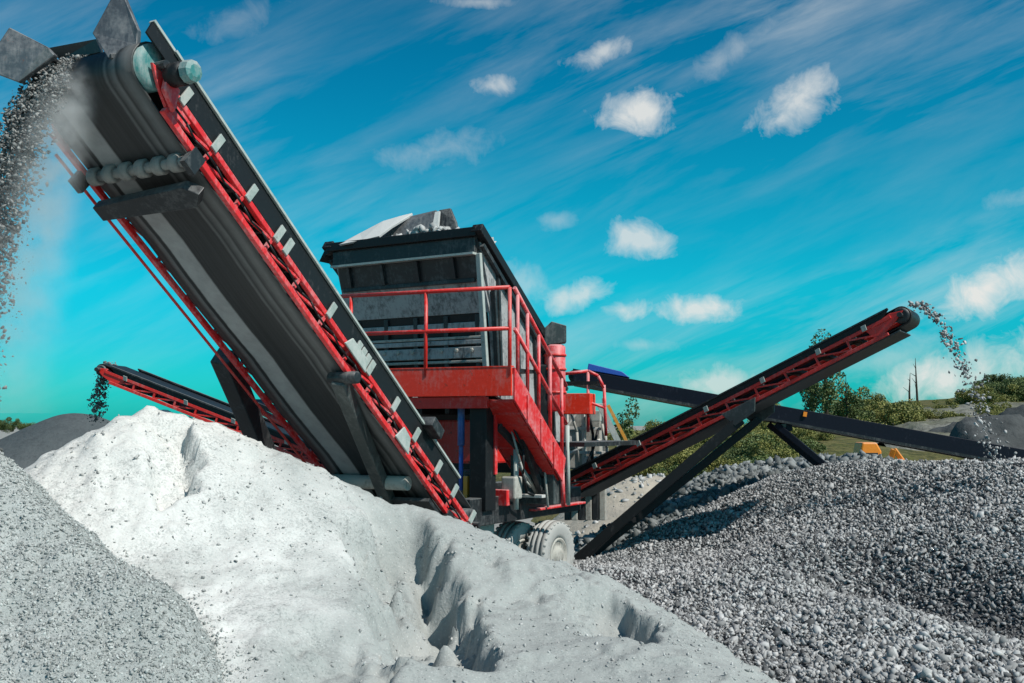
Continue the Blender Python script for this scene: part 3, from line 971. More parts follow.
# support legs
lt = fm.L * .46
MB().bar(fm(lt, BM / 2 + .0, -.30), P(404, 540, 11.9), .12, .14, fm.w).build('support_leg', M['post'], mc, bevel=.012)
MB().bar(fm(fm.L * .50, -BM / 2 - .26, -.15), P(276, 480, 12.2), .2, .2, fm.w).build('support_leg', M['dark'], mc, bevel=.012)
MB().lathe(fm(lt, BM / 2 + .0, -.27), fm.w, [(-.12, .04), (-.12, .06), (.2, .06), (.2, .04)], 16).build('pivot_pin', M['dark'], mc, smooth=True)
gp = MB().prism([fm(lt - .12, BM / 2 + .13, -.1), fm(lt + .3, BM / 2 + .13, -.1), fm(lt + .24, BM / 2 + .13, .02), fm(lt - .06, BM / 2 + .13, .02)], fm.w * .02)
gp.build('gusset_plate', M['pale'], mc, bevel=.006)
MB().prism([fm(lt - 1.2, BM / 2 + .13, -.25), fm(lt - .9, BM / 2 + .13, -.25), fm(lt - .96, BM / 2 + .13, -.08), fm(lt - 1.12, BM / 2 + .13, -.1)], fm.w * .02).build('gusset_plate', M['pale'], mc, bevel=.006)
# safety mesh bracket on the skirt near the bottom
MB().box(fm(fm.L * .235, BM / 2 + .12, .24), fm.a * .12, fm.w * .10, fm.n * .06).build('sensor_box', M['dark'], mc, bevel=.01)
# side pull-cord along the far side
for s_ in (-1,):
    MB().path([fm(fm.L * q, s_ * (BM / 2 + .16), -.26) for q in np.linspace(.12, .93, 16)], .014, 6).build('pull_cord', M['red'], mc)

MB().path([fm(fm.L * q, BM / 2 + .115, -.13 - .035 * math.sin(q * 47) ** 2) for q in np.linspace(.05, .95, 40)], .010, 6).build('power_cable', M['black'], mc, smooth=True)
# right stockpile conveyor
Hr, Tr = P(906, 318, 14.2), P(546, 500, 17.1)
fr_ = Frame(Tr, Hr)
if fr_.w[1] > 0:
    fr_.w = -fr_.w
rc = empty('stockpile_conveyor', V3(Tr[0], Tr[1], 0), 'red lattice stockpile conveyor rising to the right and dropping gravel', 'conveyor')
BR, RR = .72, .13
conveyor(fr_, BR, RR, .2, -.15, .04, .14, 12, rc, M['red'], False, chord=.05, bracket_ts=[fr_.L * q for q in (.2, .33, .52, .67, .81, .92)], skirt_t=(.08, .965))
MB().prism([fr_(.6, -BR / 2 - .06, -.2), fr_(fr_.L - .1, -BR / 2 - .06, -.17), fr_(fr_.L - .1, BR / 2 + .06, -.17), fr_(.6, BR / 2 + .06, -.2)], fr_.n * -.02).build('belly_pan', M['dark'], rc)
gx = fr_.L * .585
for s_ in (1, -1):
    MB().prism([fr_(gx - .22, s_ * .48, -.12), fr_(gx + .35, s_ * .48, -.12), fr_(gx + .25, s_ * .48, -.3), fr_(gx - .1, s_ * .48, -.36)], fr_.w * .03 * s_).build('gusset_plate', M['post'], rc, bevel=.006)
leg_top, leg_bot = fr_(gx, .42, -.3), P(574, 562, 15.6)
MB().bar(leg_top, leg_bot, .12, .15, UP).build('support_leg', M['black'], rc, bevel=.01)
leg_top2, leg_bot2 = fr_(gx, -.42, -.3), P(588, 558, 16.0)
MB().bar(leg_top2, leg_bot2, .1, .12, UP).build('support_leg', M['black'], rc, bevel=.01)
MB().box(leg_bot + V3(0.1, .1, -.06), V3(.2, 0, 0), V3(0, .2, 0), V3(0, 0, .06)).build('foot_plate', M['dark'], rc, bevel=.01)
MB().bar(leg_bot * .72 + leg_top * .28, leg_bot2 * .72 + leg_top2 * .28, .07, .07).build('leg_tie', M['black'], rc)

# left conveyor
Hl, Tl = P(113, 371, 17.2), P(345, 462, 16.6)
fl = Frame(Tl, Hl)
if fl.w[1] > 0:
    fl.w = -fl.w
lc = empty('side_conveyor', V3(Tl[0], Tl[1], 0), 'small red conveyor running far left behind the pale heap', 'conveyor')
conveyor(fl, .72, .10, .2, -.13, .01, .11, 10, lc, M['red'], False, chord=.05, bracket_ts=[fl.L * q for q in (.2, .42, .62, .88)], skirt_t=(.05, .93))
tl = fl.L * .35
MB().bar(fl(tl, .42, -.2), V3(-3.4, 16.6, .3), .1, .12).build('support_leg', M['dark'], lc)
# upper return bracing between it and the plant
tg = MB().bar(P(262, 412, 15.2), P(325, 446, 14.6), .07, .07).bar(P(258, 404, 15.2), P(325, 436, 14.6), .06, .06).tube(P(258, 403, 15.2), P(262, 413, 15.2), .05)
tg.build('tail_guard', M['red'], lc, smooth=True)
MB().bar(P(254, 401, 15.25), P(325, 430, 14.7), .3, .06).build('tail_cover', M['black'], lc)

# long dark feed conveyor behind
Hd, Td = P(575, 377, 18.2), P(1080, 468, 17.5)
fd = Frame(Td, Hd)
if fd.w[1] > 0:
    fd.w = -fd.w
dc = empty('feed_conveyor', V3(Td[0], Td[1], 0), 'long plain dark navy feed conveyor crossing behind the red one', 'conveyor')
belt(fd, .7, .11, 'belt', M['belt'], dc)
for s_ in (1, -1):
    MB().prism([fd(0, s_ * .42, -.14), fd(fd.L, s_ * .42, -.12), fd(fd.L + .05, s_ * .42, .12), fd(0, s_ * .42, .12)], fd.w * s_ * .04).build('side_plate', M['navy'], dc, bevel=.006)
    MB().bar(fd(0, s_ * .47, -.16), fd(fd.L, s_ * .47, -.13), .06, .04, fd.n).build('bottom_flange', M['dark'], dc)
MB().prism([fd(.0, -.38, -.14), fd(fd.L, -.38, -.125), fd(fd.L, .38, -.125), fd(0, .38, -.14)], fd.n * -.02).build('belly_pan', M['navy'], dc)
MB().lathe(fd(fd.L, 0, 0), fd.w, [(-.38, .05), (-.38, .10), (.38, .10), (.38, .05)], 20).build('head_drum', M['dark'], dc, smooth=True)
hd_ = MB().prism([fd(fd.L - .95, .40, .14), fd(fd.L - .2, .40, .14), fd(fd.L - .2, .40, .26), fd(fd.L - .8, .40, .22)], fd.w * -.8).build('rain_hood', M['brightblue'], dc, bevel=.01)
q0 = fd.T + fd.a * (fd.L * .62)
for s_ in (.38, -.38):
    MB().bar(fd(fd.L * .595, s_, -.2), P(832, 474, 17.6) + fd.w * s_, .12, .1).build('support_leg', M['navy'], dc, bevel=.008)
MB().bar(fd(fd.L * .57, .45, -.22), fd(fd.L * .57, -.45, -.22), .1, .12).build('cross_member', M['navy'], dc)
MB().box(fd(fd.L * .545, .475, .05), fd.a * .03, fd.w * .02, fd.n * .04).build('marker_light', M['orange'], dc)

# ------------------------------------------------------------------ the screening plant
M0 = V3(0, 12.3, 0)


def K(s, o, z):
    return M0 + B_ * s + W_ * o + UP * z


sp = empty('screening_plant', K(1.5, -1.5, 0), 'red and black screening plant with a railed platform and high hopper', 'screening plant')
BL = .012
ZT, ZB = 3.2, 2.80
# chassis
for o_ in (-.55, -2.5):
    MB().box(K(1.3, o_, 1.45), B_ * 1.5, W_ * .09, UP * .17).build('chassis_beam', M['dark'], sp, bevel=BL)
for o_ in (-1.7, -2.3):
    MB().box(K(4.4, o_, 1.45), B_ * 1.6, W_ * .08, UP * .15).build('chassis_beam', M['dark'], sp, bevel=BL)
for s_ in (.3, 1.3, 2.7):
    MB().box(K(s_, -1.52, 1.40), B_ * .09, W_ * .86, UP * .13).build('cross_beam', M['dark'], sp, bevel=BL)
# front platform: its front edge stands a little off square to the chassis
def KF(o, z, s=0.0):
    return K(.14 * o + s, o, z)


# deck and fascias
MB().prism([KF(-.03, ZT - .05, .02), KF(-2.87, ZT - .05, .02), K(.62, -2.87, ZT - .05), K(.62, -.03, ZT - .05)], UP * .045).build('platform_deck', M['dark'], sp)
MB().prism([KF(0, ZB + .055, -.015), KF(0, ZT, -.015), KF(-2.9, ZT, -.015), KF(-2.9, ZB + .055, -.015)], B_ * .03).build('front_fascia', M['bright_red'], sp, bevel=.006)
MB().prism([KF(-.35, ZB - .09, .04), KF(-.35, ZB + .05, .04), KF(-2.8, ZB + .05, .04), KF(-2.8, ZB - .09, .04)], B_ * .05).build('lower_fascia', M['red'], sp, bevel=.006)
MB().prism([KF(0, ZT + .003, -.02), KF(-2.9, ZT + .003, -.02), KF(-2.9, ZT + .003, .05), KF(0, ZT + .003, .05)], UP * .015).build('kick_strip', M['bright_red'], sp)
# sloping walkway along the right flank
TAU = math.radians(40)
D_ = B_ * math.cos(TAU) - UP * math.sin(TAU)
ND = B_ * math.sin(TAU) + UP * math.cos(TAU)
LW = 1.75
st = MB().prism([K(0.02, .0, ZT), K(.02, 0, ZB), K(.02, 0, ZB) + D_ * (LW * .93) + UP * .02, K(.02, 0, ZT) + D_ * LW], W_ * .03).build('walkway_stringer', M['dusty_red'], sp, bevel=.006)
MB().prism([K(0.02, -.62, ZT), K(.02, -.62, ZB), K(.02, -.62, ZB) + D_ * (LW * .93) + UP * .02, K(.02, -.62, ZT) + D_ * LW], W_ * -.03).build('walkway_stringer', M['red'], sp, bevel=.006)
for q in range(7):
    p = K(.02, -.31, ZB + .10) + D_ * (.16 + LW * .9 * q / 7)
    MB().box(p, B_ * .10, W_ * .30, UP * .02).build('stair_tread', M['red'], sp, bevel=.004)
MB().prism([K(0.04, -.6, ZB - .0), K(.04, -.02, ZB - .0), K(.04, -.02, ZB) + D_ * (LW * .9), K(.04, -.6, ZB) + D_ * (LW * .9)], ND * .02).build('walkway_pan', M['red'], sp)
for q in range(3):
    p = K(0, .035, ZB) + D_ * (.42 + .45 * q)
    MB().bar(p, p + UP * .34, .03, .04, B_).build('stringer_rib', M['dusty_red'], st)
# hand rails
ZR = 4.17
for z_, nm in ((ZR, 'top_rail'), (ZR - .50, 'mid_rail')):
    MB().tube(KF(-.03, z_), KF(-2.48, z_), .026).build(nm, M['red'], sp, smooth=True)
for o_ in (-.03, -1.15, -2.22):
    MB().tube(KF(o_, ZT - .1), KF(o_, ZR), .024).build('rail_post', M['red'], sp, smooth=True)
for side, m_ in ((.0, 'dusty_red'),):
    for dz, nm in ((ZR - ZT, 'top_rail'), (ZR - ZT - .5, 'mid_rail')):
        p0 = K(.06, side, ZT + dz)
        MB().tube(p0, p0 + D_ * (LW * 1.02), .026).build(nm, M[m_], sp, smooth=True)
    for q in (.10, .42, .8, 1.2, 1.62):
        p0 = K(.06, side, ZT) + D_ * q
        MB().tube(p0 - UP * .1, p0 + UP * (ZR - ZT), .023).build('rail_post', M[m_], sp, smooth=True)
# second walkway level further back
p0 = K(1.5, -.05, 2.25)
MB().box(p0 + B_ * .9, B_ * .9, W_ * .28, UP * .03).build('rear_deck', M['dark'], sp)
# screen box
ZH = 5.03
side_poly = [(.5, ZH), (2.9, ZH - 2.4 * .75), (2.9, 2.2), (.95, 2.9), (.80, 4.15)]
for o_, dw in ((-.84, .05), (-3.18, -.05)):
    sd = MB().prism([K(s_, o_, z_) for s_, z_ in side_poly], W_ * dw).build('side_plate', M['hopper'], sp, bevel=.006)
    for q in range(4):
        ss = .95 + .5 * q
        zt = ZH - (ss - .5) * .75 - .12
        MB().bar(K(ss, o_ + dw + (.022 if dw > 0 else -.022), zt), K(ss + .1, o_ + dw + (.022 if dw > 0 else -.022), 2.9 - .2 * q), .05, .045, B_).build('stiffener', M['dark'], sd)
    MB().bar(K(.42, o_ + dw * 1.4, ZH + .02), K(2.45, o_ + dw * 1.4, ZH - 1.46 + .02), .16, .12, ND).build('rim_beam', M['black'], sd, bevel=.01)
    MB().bar(K(.52, o_ + dw * 1.9, ZH - .2), K(2.9, o_ + dw * 1.9, ZH - 2.0), .06, .05, ND).build('rim_strip', M['dark'], sd)
MB().prism([K(.46, -.80, ZH - .05), K(.46, -3.14, ZH - .05), K(.60, -3.14, ZH - .62), K(.60, -.80, ZH - .62)], B_ * .03).build('front_panel', M['dark'], sp)
MB().prism([K(.615, -.80, ZH - .60), K(.615, -3.14, ZH - .60), K(.80, -3.14, ZH - 1.04), K(.80, -.80, ZH - 1.04)], B_ * .03).build('scuffed_panel', M['scuffed'], sp)
MB().prism([K(.82, -.86, ZH - 1.02), K(.82, -3.14, ZH - 1.02), K(.98, -3.14, 2.9), K(.98, -.86, 2.9)], B_ * .03).build('lower_panel', M['black'], sp)
for q in range(4):
    MB().bar(K(.50, -1.2 - .58 * q, ZH - .33), K(.575, -1.2 - .58 * q, ZH - .60), .05, .05, W_).build('panel_rib', M['dark'], sp)
MB().box(K(.46, -2.02, ZH - .03), B_ * .06, W_ * 1.24, UP * .06).build('front_rim', M['black'], sp, bevel=.01)
MB().box(K(.50, -2.0, ZH - .2), B_ * .05, W_ * 1.18, UP * .10).build('rim_band', M['dark'], sp, bevel=.01)
MB().box(K(.455, -2.0, ZH - .31), B_ * .05, W_ * 1.18, UP * .014).build('rim_lip', M['pale'], sp)
MB().prism([K(.42, -3.14, ZH + .02), K(.42, -3.30, ZH - .06), K(.40, -3.38, ZH - .22), K(.42, -3.28, ZH - .13), K(.42, -3.14, ZH - .08)], B_ * .25).build('corner_flap', M['black'], sp)
for z_, m_, hh in ((ZH - 1.20, 'scuffed', .045), (ZH - 1.36, 'caked', .018), (ZH - 1.42, 'scuffed', .03), (ZH - 1.56, 'scuffed', .075), (ZH - 1.68, 'caked', .018), (ZH - 1.78, 'scuffed', .022)):
    bm_ = MB().box(K(.86, -2.05, z_), B_ * .05, W_ * 1.14, UP * hh).build('front_beam', M[m_], sp, bevel=.008)
    if hh == .075:
        for q in range(9):
            MB().lathe(K(.805, -3.0 + .24 * q, z_ + .03), -B_, [(0, .03), (.02, .03), (.025, .015)], 6).build('bolt', M['caked'], bm_)
MB().bar(K(.52, -.80, ZH - .30), K(.72, -.80, ZT - .05), .07, .06, B_).build('corner_post', M['pale'], sp, bevel=.008)
MB().bar(K(.80, -.74, ZH - .75), K(.9, -.74, ZT - .05), .07, .05, B_).build('corner_post', M['dark'], sp, bevel=.008)
MB().box(K(1.6, -2.05, 3.0), B_ * .8, W_ * 1.1, UP * .05).build('screen_floor', M['dark'], sp)
for q in range(5):
    MB().bar(K(.83, -1.0 - .5 * q, ZH - 1.06), K(.87, -1.0 - .5 * q, ZT + .02), .06, .07, W_).build('deck_stanchion', M['dark'], sp, bevel=.006)
MB().bar(K(.60, -.9, ZH - .635), K(.60, -3.1, ZH - .635), .05, .05).build('seam_angle', M['dark'], sp, bevel=.006)
# torn sheet and plates standing above the hopper rim
sh = [(337, 245, 14.3), (360, 233, 14.4), (383, 221, 14.6), (400, 216, 14.7), (412, 213, 14.8)]
sl = [(341, 244, 14.0), (362, 240, 14.0), (379, 236, 14.0), (391, 227, 14.3), (411, 215, 14.75)]
mb = MB()
for q in range(4):
    mb.prism([P(*sh[q]), P(*sh[q + 1]), P(*sl[q + 1]), P(*sl[q])], V3(.01, .03, -.015))
mb.build('torn_sheet', M['cloth'], sp)
MB().prism([P(376, 240, 14.6), P(392, 228, 14.65), P(411, 216, 14.75), P(436, 210, 14.6), P(433, 236, 14.5)], V3(.02, .05, 0)).build('back_plate', M['plate'], sp, bevel=.008)
MB().prism([P(431, 234, 14.0), P(435, 212, 14.1), P(439, 211, 14.1), P(437, 234, 14.0)], V3(.02, .04, 0)).build('plate_edge', M['cloth'], sp)
MB().prism([P(437, 234, 14.1), P(439, 210, 14.2), P(450, 208, 14.2), P(456, 222, 14.1), P(458, 234, 14.0)], V3(.02, .05, 0)).build('back_plate', M['dark'], sp, bevel=.008)
MB().box(K(2.6, -2.1, 2.55), B_ * .03, W_ * 1.1, UP * .75).build('rear_bulkhead', M['black'], sp)
# pillar and rams under the platform
MB().box(K(.18, -.52, 2.12), B_ * .12, W_ * .12, UP * .66).build('front_pillar', M['black'], sp, bevel=BL)
MB().box(K(.26, -.385, 2.30), B_ * .03, W_ * .010, UP * .40).build('pillar_flange', M['dusty_red'], sp)
MB().box(K(.7, -2.5, 2.12), B_ * .12, W_ * .12, UP * .66).build('rear_pillar', M['black'], sp, bevel=BL)
ram = MB().tube(K(.12, -.80, 2.25), K(.12, -.80, 2.85), .045).build('hydraulic_ram', M['blue'], sp, smooth=True)
MB().tube(K(.12, -.80, 1.7), K(.12, -.80, 2.25), .028).build('piston_rod', M['brightblue'], ram, smooth=True)
MB().box(K(.12, -.72, 1.72), B_ * .03, W_ * .03, UP * .16).build('warning_plate', M['yellow'], sp, bevel=.005)
MB().box(K(1.7, -1.7, 2.28), B_ * .4, W_ * .62, UP * .3).build('engine_cover', M['red'], sp, bevel=.03)
for q in range(5):
    MB().box(K(1.6, -2.05, 2.78 - .0 * q) - W_ * (-.9 + .45 * q), B_ * .6, W_ * .035, UP * .12).build('floor_joist', M['dark'], sp)
# hanging rail stay and jack box
MB().box(K(.35, -.80, 1.78), B_ * .16, W_ * .22, UP * .16).build('jack_box', M['post'], sp, bevel=.015)
MB().prism([K(.45, -1.25, 1.60), K(.45, -.72, 1.57), K(.45, -.72, .9), K(.45, -1.25, 1.0)], B_ * .35).build('tool_box', M['pale'], sp, bevel=.012)
for (p_, q_) in (((.5, -.22, 2.55), (1.25, -.22, 1.5)), ((.35, -.4, 2.5), (1.3, -.15, 1.75)), ((.9, -.5, 2.4), (.9, -.5, 1.5))):
    MB().bar(K(*p_), K(*q_), .07, .09).build('diagonal_stay', M['dark'], sp, bevel=.006)
MB().path([K(.45, -.25, 2.5), K(.6, -.18, 2.2), K(.62, -.2, 1.9), K(.75, -.22, 1.66), K(.95, -.2, 1.6)], .018).build('hydraulic_hose', M['black'], sp, smooth=True)
MB().path([K(.5, -.3, 2.45), K(.55, -.2, 2.05), K(.7, -.2, 1.8), K(.9, -.25, 1.72)], .014).build('hydraulic_hose', M['caked'], sp, smooth=True)
MB().box(K(1.25, -.28, 1.78), B_ * .10, W_ * .24, UP * .30).build('valve_block', M['post'], sp, bevel=.015)
MB().box(K(1.5, -.52, 1.75), B_ * .16, W_ * .20, UP * .24).build('control_cabinet', M['black'], sp, bevel=.015)
MB().box(K(1.52, -.50, 2.02), B_ * .22, W_ * .26, UP * .03).build('cabinet_shelf', M['black'], sp)
# wheels and mudguard
MB().prism([K(1.25, -.36, 1.38), K(2.75, -.36, 1.38), K(2.75, -1.15, 1.38), K(1.25, -1.15, 1.38)], UP * .03).build('mudguard', M['dusty_red'], sp, bevel=.008)


def wheel(o_, s_):
    wprof = [(-.09, .27), (-.14, .28), (-.155, .34), (-.17, .42), (-.165, .48), (-.15, .515), (-.11, .53), (-.105, .505), (-.085, .505), (-.08, .535), (-.03, .538), (-.025, .51), (.0, .51), (.005, .538), (.055, .535), (.06, .505), (.08, .505), (.085, .532), (.13, .52), (.15, .51), (.165, .48), (.17, .42), (.155, .34), (.14, .28), (.09, .27)]
    c_ = K(s_, o_, .74)
    wk = .88
    wprof = [(a_ * wk, r_ * wk) for a_, r_ in wprof]
    wm = MB().lathe(c_, W_, wprof, 36)
    lg = wm
    for q in range(30):
        an = 2 * math.pi * q / 30
        rd = B_ * math.cos(an) + UP * math.sin(an)
        for x_ in (-.145, .125):
            lg.box(c_ + rd * .508 * wk + W_ * x_ * wk, W_ * .03, np.cross(rd, W_) * .022, rd * .010)
    t_ = wm.build('wheel', M['tyre'], sp, smooth=True)
    MB().lathe(c_, W_, [(a_ * wk, r_ * wk) for a_, r_ in ((-.15, .08), (-.15, .27), (.145, .275), (.155, .25), (.12, .23), (.115, .13), (.16, .12), (.165, .06))], 24).build('rim', M['caked'], t_, smooth=True)


for o_, s_ in ((-.46, 1.85), (-.82, 1.50)):
    wheel(o_, s_)
for s_ in (1.8,):
    MB().tube(K(s_, -.5, .78), K(s_, -2.4, .78), .07).build('axle', M['dark'], sp, smooth=True)
# power pack at the rear with exhaust stack
MB().box(P(580, 440, 18.4), V3(.42, -.1, 0), V3(.1, .5, 0), V3(0, 0, .5)).build('power_pack', M['caked'], sp, bevel=.03)
fm_ = MB()
for px in (566, 583, 604):
    fm_.bar(P(px, 398, 17.6), P(px + 2, 486, 17.6), .06, .06, B_)
for py in (404, 428, 452, 474):
    fm_.bar(P(566, py, 17.6), P(606, py + 1, 17.5), .05, .05)
fm_.bar(P(566, 428, 17.55), P(583, 404, 17.55), .035, .035).bar(P(583, 474, 17.55), P(604, 452, 17.55), .035, .035)
fm_.build('engine_frame', M['offwhite'], sp, bevel=.006)
MB().lathe(P(574, 440, 17.7), V3(.2, -1, 0), [(-.1, .08), (-.1, .19), (.06, .19), (.08, .08)], 18).build('fan_housing', M['hopper'], sp, smooth=True)
MB().box(P(594, 463, 17.6), V3(.14, -.03, 0), V3(.02, .12, 0), V3(0, 0, .12)).build('fuel_tank', M['offwhite'], sp, bevel=.04)
MB().box(P(595, 416, 17.5), V3(.10, -.02, 0), V3(.02, .08, 0), V3(0, 0, .09)).build('junction_box', M['pale'], sp, bevel=.01)
for q, (x0, y0, x1, y1, mk) in enumerate(((570, 410, 578, 462, 'caked'), (588, 408, 592, 470, 'black'), (598, 430, 582, 476, 'black'), (602, 424, 606, 480, 'caked'), (568, 455, 600, 440, 'offwhite'))):
    MB().path([P(x0, y0, 17.45), P((x0 + x1) / 2 + 3, (y0 + y1) / 2 - 4, 17.4), P(x1, y1, 17.45)], .024).build('coolant_pipe', M[mk], sp, smooth=True)
for q in range(6):
    MB().box(P(568 + 7 * q, 496, 18.2), V3(.05, -.01, 0), V3(.02, .05, 0), V3(0, 0, .42)).build('side_panel', M['caked' if q % 2 else 'dark'], sp, bevel=.01)
# pipework, brackets and guards packed round the foot of the walkway
for q, (a_, b_, r_, mk) in enumerate((((1.0, -.12, 2.45), (1.35, -.1, 1.5), .02, 'black'), ((1.15, -.2, 2.2), (1.1, -.1, 1.45), .016, 'caked'), ((.7, -.16, 2.62), (1.5, -.08, 1.95), .03, 'dusty_red'),
                                       ((1.3, .0, 1.95), (1.34, .0, 1.45), .03, 'dusty_red'), ((.62, -.3, 2.2), (.62, -.3, 1.45), .035, 'pale'), ((.8, -.35, 2.0), (1.2, -.3, 1.6), .03, 'caked'), ((1.5, -.02, 2.5), (1.52, -.02, 1.45), .028, 'pale'))):
    MB().tube(K(*a_), K(*b_), r_).build('pipe', M[mk], sp, smooth=True)
MB().box(K(.62, -.36, 1.72), B_ * .10, W_ * .10, UP * .14).build('pump_housing', M['caked'], sp, bevel=.02)
MB().box(K(.95, -.30, 1.60), B_ * .05, W_ * .22, UP * .02).build('step_plate', M['offwhite'], sp, bevel=.006)
MB().box(K(.50, -.50, 1.60), B_ * .04, W_ * .16, UP * .10).build('guard_plate', M['dusty_red'], sp, bevel=.01)
pm = P(555, 368, 14.6)
stk = MB().lathe(pm, UP, [(-.62, .14), (-.6, .15), (.30, .15), (.33, .12)], 20).build('exhaust_stack', M['dusty_red'], sp, smooth=True)
for z_ in (-.35, -.02, .18):
    MB().lathe(pm + UP * z_, UP, [(-.02, .14), (-.015, .165), (.015, .165), (.02, .14)], 20).build('band', M['red'], stk, smooth=True)
MB().prism([pm + V3(-.13, -.1, .32), pm + V3(.16, -.1, .36), pm + V3(.16, -.1, .60), pm + V3(-.05, -.1, .66), pm + V3(-.2, -.1, .52)], V3(0, .25, 0)).build('stack_cowl', M['post'], stk, bevel=.01)
MB().box(pm + V3(-.22, .05, -.45), V3(.16, 0, 0), V3(0, .15, 0), V3(0, 0, .5)).build('air_filter', M['black'], sp, bevel=.03)
MB().lathe(pm + V3(-.36, .2, .12), UP, [(-.3, .1), (-.28, .13), (.2, .13), (.24, .08)], 16).build('filter_bowl', M['caked'], sp, smooth=True)
# red guard and rear rails
g0 = P(578, 404, 16.9)
MB().box(g0, V3(.24, -.06, 0), V3(.06, .2, 0), V3(0, 0, .17)).build('red_guard', M['bright_red'], sp, bevel=.01)
MB().box(g0 + V3(-.05, .1, .34), V3(.42, -.08, 0), V3(.06, .2, 0), V3(0, 0, .03)).build('rear_shelf', M['black'], sp)
for q, (x0, y0, x1, y1) in enumerate(((588, 372, 588, 432), (604, 385, 606, 436), (563, 372, 563, 440))):
    MB().tube(P(x0, y0, 16.8), P(x1, y1, 16.8), .026).build('rail_post', M['dusty_red'], sp, smooth=True)
MB().path([P(563, 374, 16.8), P(588, 371, 16.8), P(598, 376, 16.8), P(604, 388, 16.8)], .028).build('top_rail', M['dusty_red'], sp, smooth=True)
MB().path([P(563, 402, 16.8), P(588, 402, 16.8), P(605, 408, 16.8)], .022).build('mid_rail', M['dusty_red'], sp, smooth=True)
MB().bar(P(600, 405, 17.2), P(626, 458, 17.2), .06, .1).build('ladder_rail', M['pale'], sp)
MB().bar(P(608, 405, 17.2), P(634, 456, 17.2), .05, .05).build('ladder_rail', M['yellow'], sp)

# stones lying in the hopper
n = 260
o_, s_ = RNG.uniform(-3.1, -1.0, n), RNG.uniform(.6, 1.3, n)
pp = np.array([K(a_, b_, ZH - .05 + .18 * math.exp(-((b_ + 1.7) / .5) ** 2) + RNG.uniform(-.05, .03)) for a_, b_ in zip(s_, o_)])
o = stones('hopper_load', pp, RNG.uniform(.03, .08, n), M['pale_stone'])
tag(o, 'pale broken stones heaped in the high hopper', 'stones', kind='stuff')


# ------------------------------------------------------------------ falling stones
def stream(name, p0, vel, spread_w, wdir, n, r0, r1, zend, m, label, jit=.12):
    t_end = np.array([(vel[2] + math.sqrt(vel[2] ** 2 + 19.6 * max(.1, p0[2] - zend))) / 9.8])[0]
    t = t_end * RNG.random(n) ** .75
    vj = RNG.normal(size=(n, 3)) * jit
    pos = p0 + np.outer(t, vel) + vj * t[:, None] + np.outer(RNG.uniform(-1, 1, n) * spread_w, wdir)
    pos[:, 2] -= 4.9 * t * t
    pos += RNG.normal(size=(n, 3)) * .02
    return tag(stones(name, pos, r0 + (r1 - r0) * RNG.random(n) ** 2.6, M[m]), label, 'stones', kind='stuff')


hv = -V3(fm.a[0] * -1, fm.a[1] * -1, 0)
stream('falling_stones', fm(fm.L + .06, -.34, .19), unit(V3(fm.a[0], fm.a[1], 0)) * 1.22 + V3(0, 0, .35), .21, fm.w, 30000, .0028, .021, .9, 'falling', 'curtain of stones pouring off the tall conveyor at the upper left', .11)
stream('falling_gravel', fr_(fr_.L + .10, 0, .15), unit(V3(fr_.a[0], fr_.a[1], 0)) * 1.5 + V3(0, 0, .35), .16, fr_.w, 620, .012, .034, 1.3, 'gravel_stone', 'thin stream of gravel falling off the raised right conveyor', .14)
stream('falling_grit', fl(fl.L + .08, 0, .1), unit(V3(fl.a[0], fl.a[1], 0)) * .55, .16, fl.w, 900, .010, .03, 2.6, 'falling', 'short dark stream of grit falling off the small left conveyor', .12)

# dust drifting from the main discharge, densest along the stones' path and thinning out around it
hd = unit(V3(fm.a[0], fm.a[1], 0))
p0, vh, vz = fm(fm.L + .04, -.06, .12), 1.0, .25
mb = MB()
vs, fs = [], []
ring = 14
prof = []
for q in range(14):
    t = .78 * q / 13
    prof.append((p0 + hd * (vh * t) + UP * (vz * t - 4.9 * t * t), .17 + .5 * t))
for c_, r_ in prof:
    for q in range(ring):
        an = 2 * math.pi * q / ring
        vs.append(c_ + fm.w * (r_ * 1.3 * math.cos(an)) + hd * r_ * math.sin(an))
for j_ in range(len(prof) - 1):
    for q in range(ring):
        fs.append((j_ * ring + q, j_ * ring + (q + 1) % ring, (j_ + 1) * ring + (q + 1) % ring, (j_ + 1) * ring + q))
fs.append(tuple(range(ring))[::-1])
fs.append(tuple(range((len(prof) - 1) * ring, len(prof) * ring)))
mb.add(vs, fs)
m, nt, b, out = mat('stone_dust')
nt.nodes.remove(b)
pv = N(nt, 'ShaderNodeVolumePrincipled', {'Color': (.94, .95, .94, 1), 'Anisotropy': .1})
rel = N(nt, 'ShaderNodeVectorMath', {0: objco(nt), 1: tuple(map(float, p0))}, operation='SUBTRACT').outputs[0]
hh = N(nt, 'ShaderNodeVectorMath', {0: rel, 1: tuple(map(float, hd))}, operation='DOT_PRODUCT').outputs['Value']
ll = N(nt, 'ShaderNodeVectorMath', {0: rel, 1: tuple(map(float, fm.w))}, operation='DOT_PRODUCT').outputs['Value']
zz = N(nt, 'ShaderNodeSeparateXYZ', {'Vector': rel}).outputs[2]
disc = math_(nt, 'SQRT', math_(nt, 'MAXIMUM', math_(nt, 'SUBTRACT', vz * vz, math_(nt, 'MULTIPLY', zz, 19.6)), 0.0))
tt = math_(nt, 'DIVIDE', math_(nt, 'ADD', disc, vz), 9.8)
wid = math_(nt, 'ADD', .13, math_(nt, 'MULTIPLY', tt, .40))
ea = math_(nt, 'DIVIDE', math_(nt, 'SUBTRACT', hh, math_(nt, 'MULTIPLY', tt, vh)), wid)
eb = math_(nt, 'DIVIDE', ll, math_(nt, 'MULTIPLY', wid, 1.15))
fall = math_(nt, 'SUBTRACT', 1.0, math_(nt, 'ADD', math_(nt, 'MULTIPLY', ea, ea), math_(nt, 'MULTIPLY', eb, eb)), clamp=True)
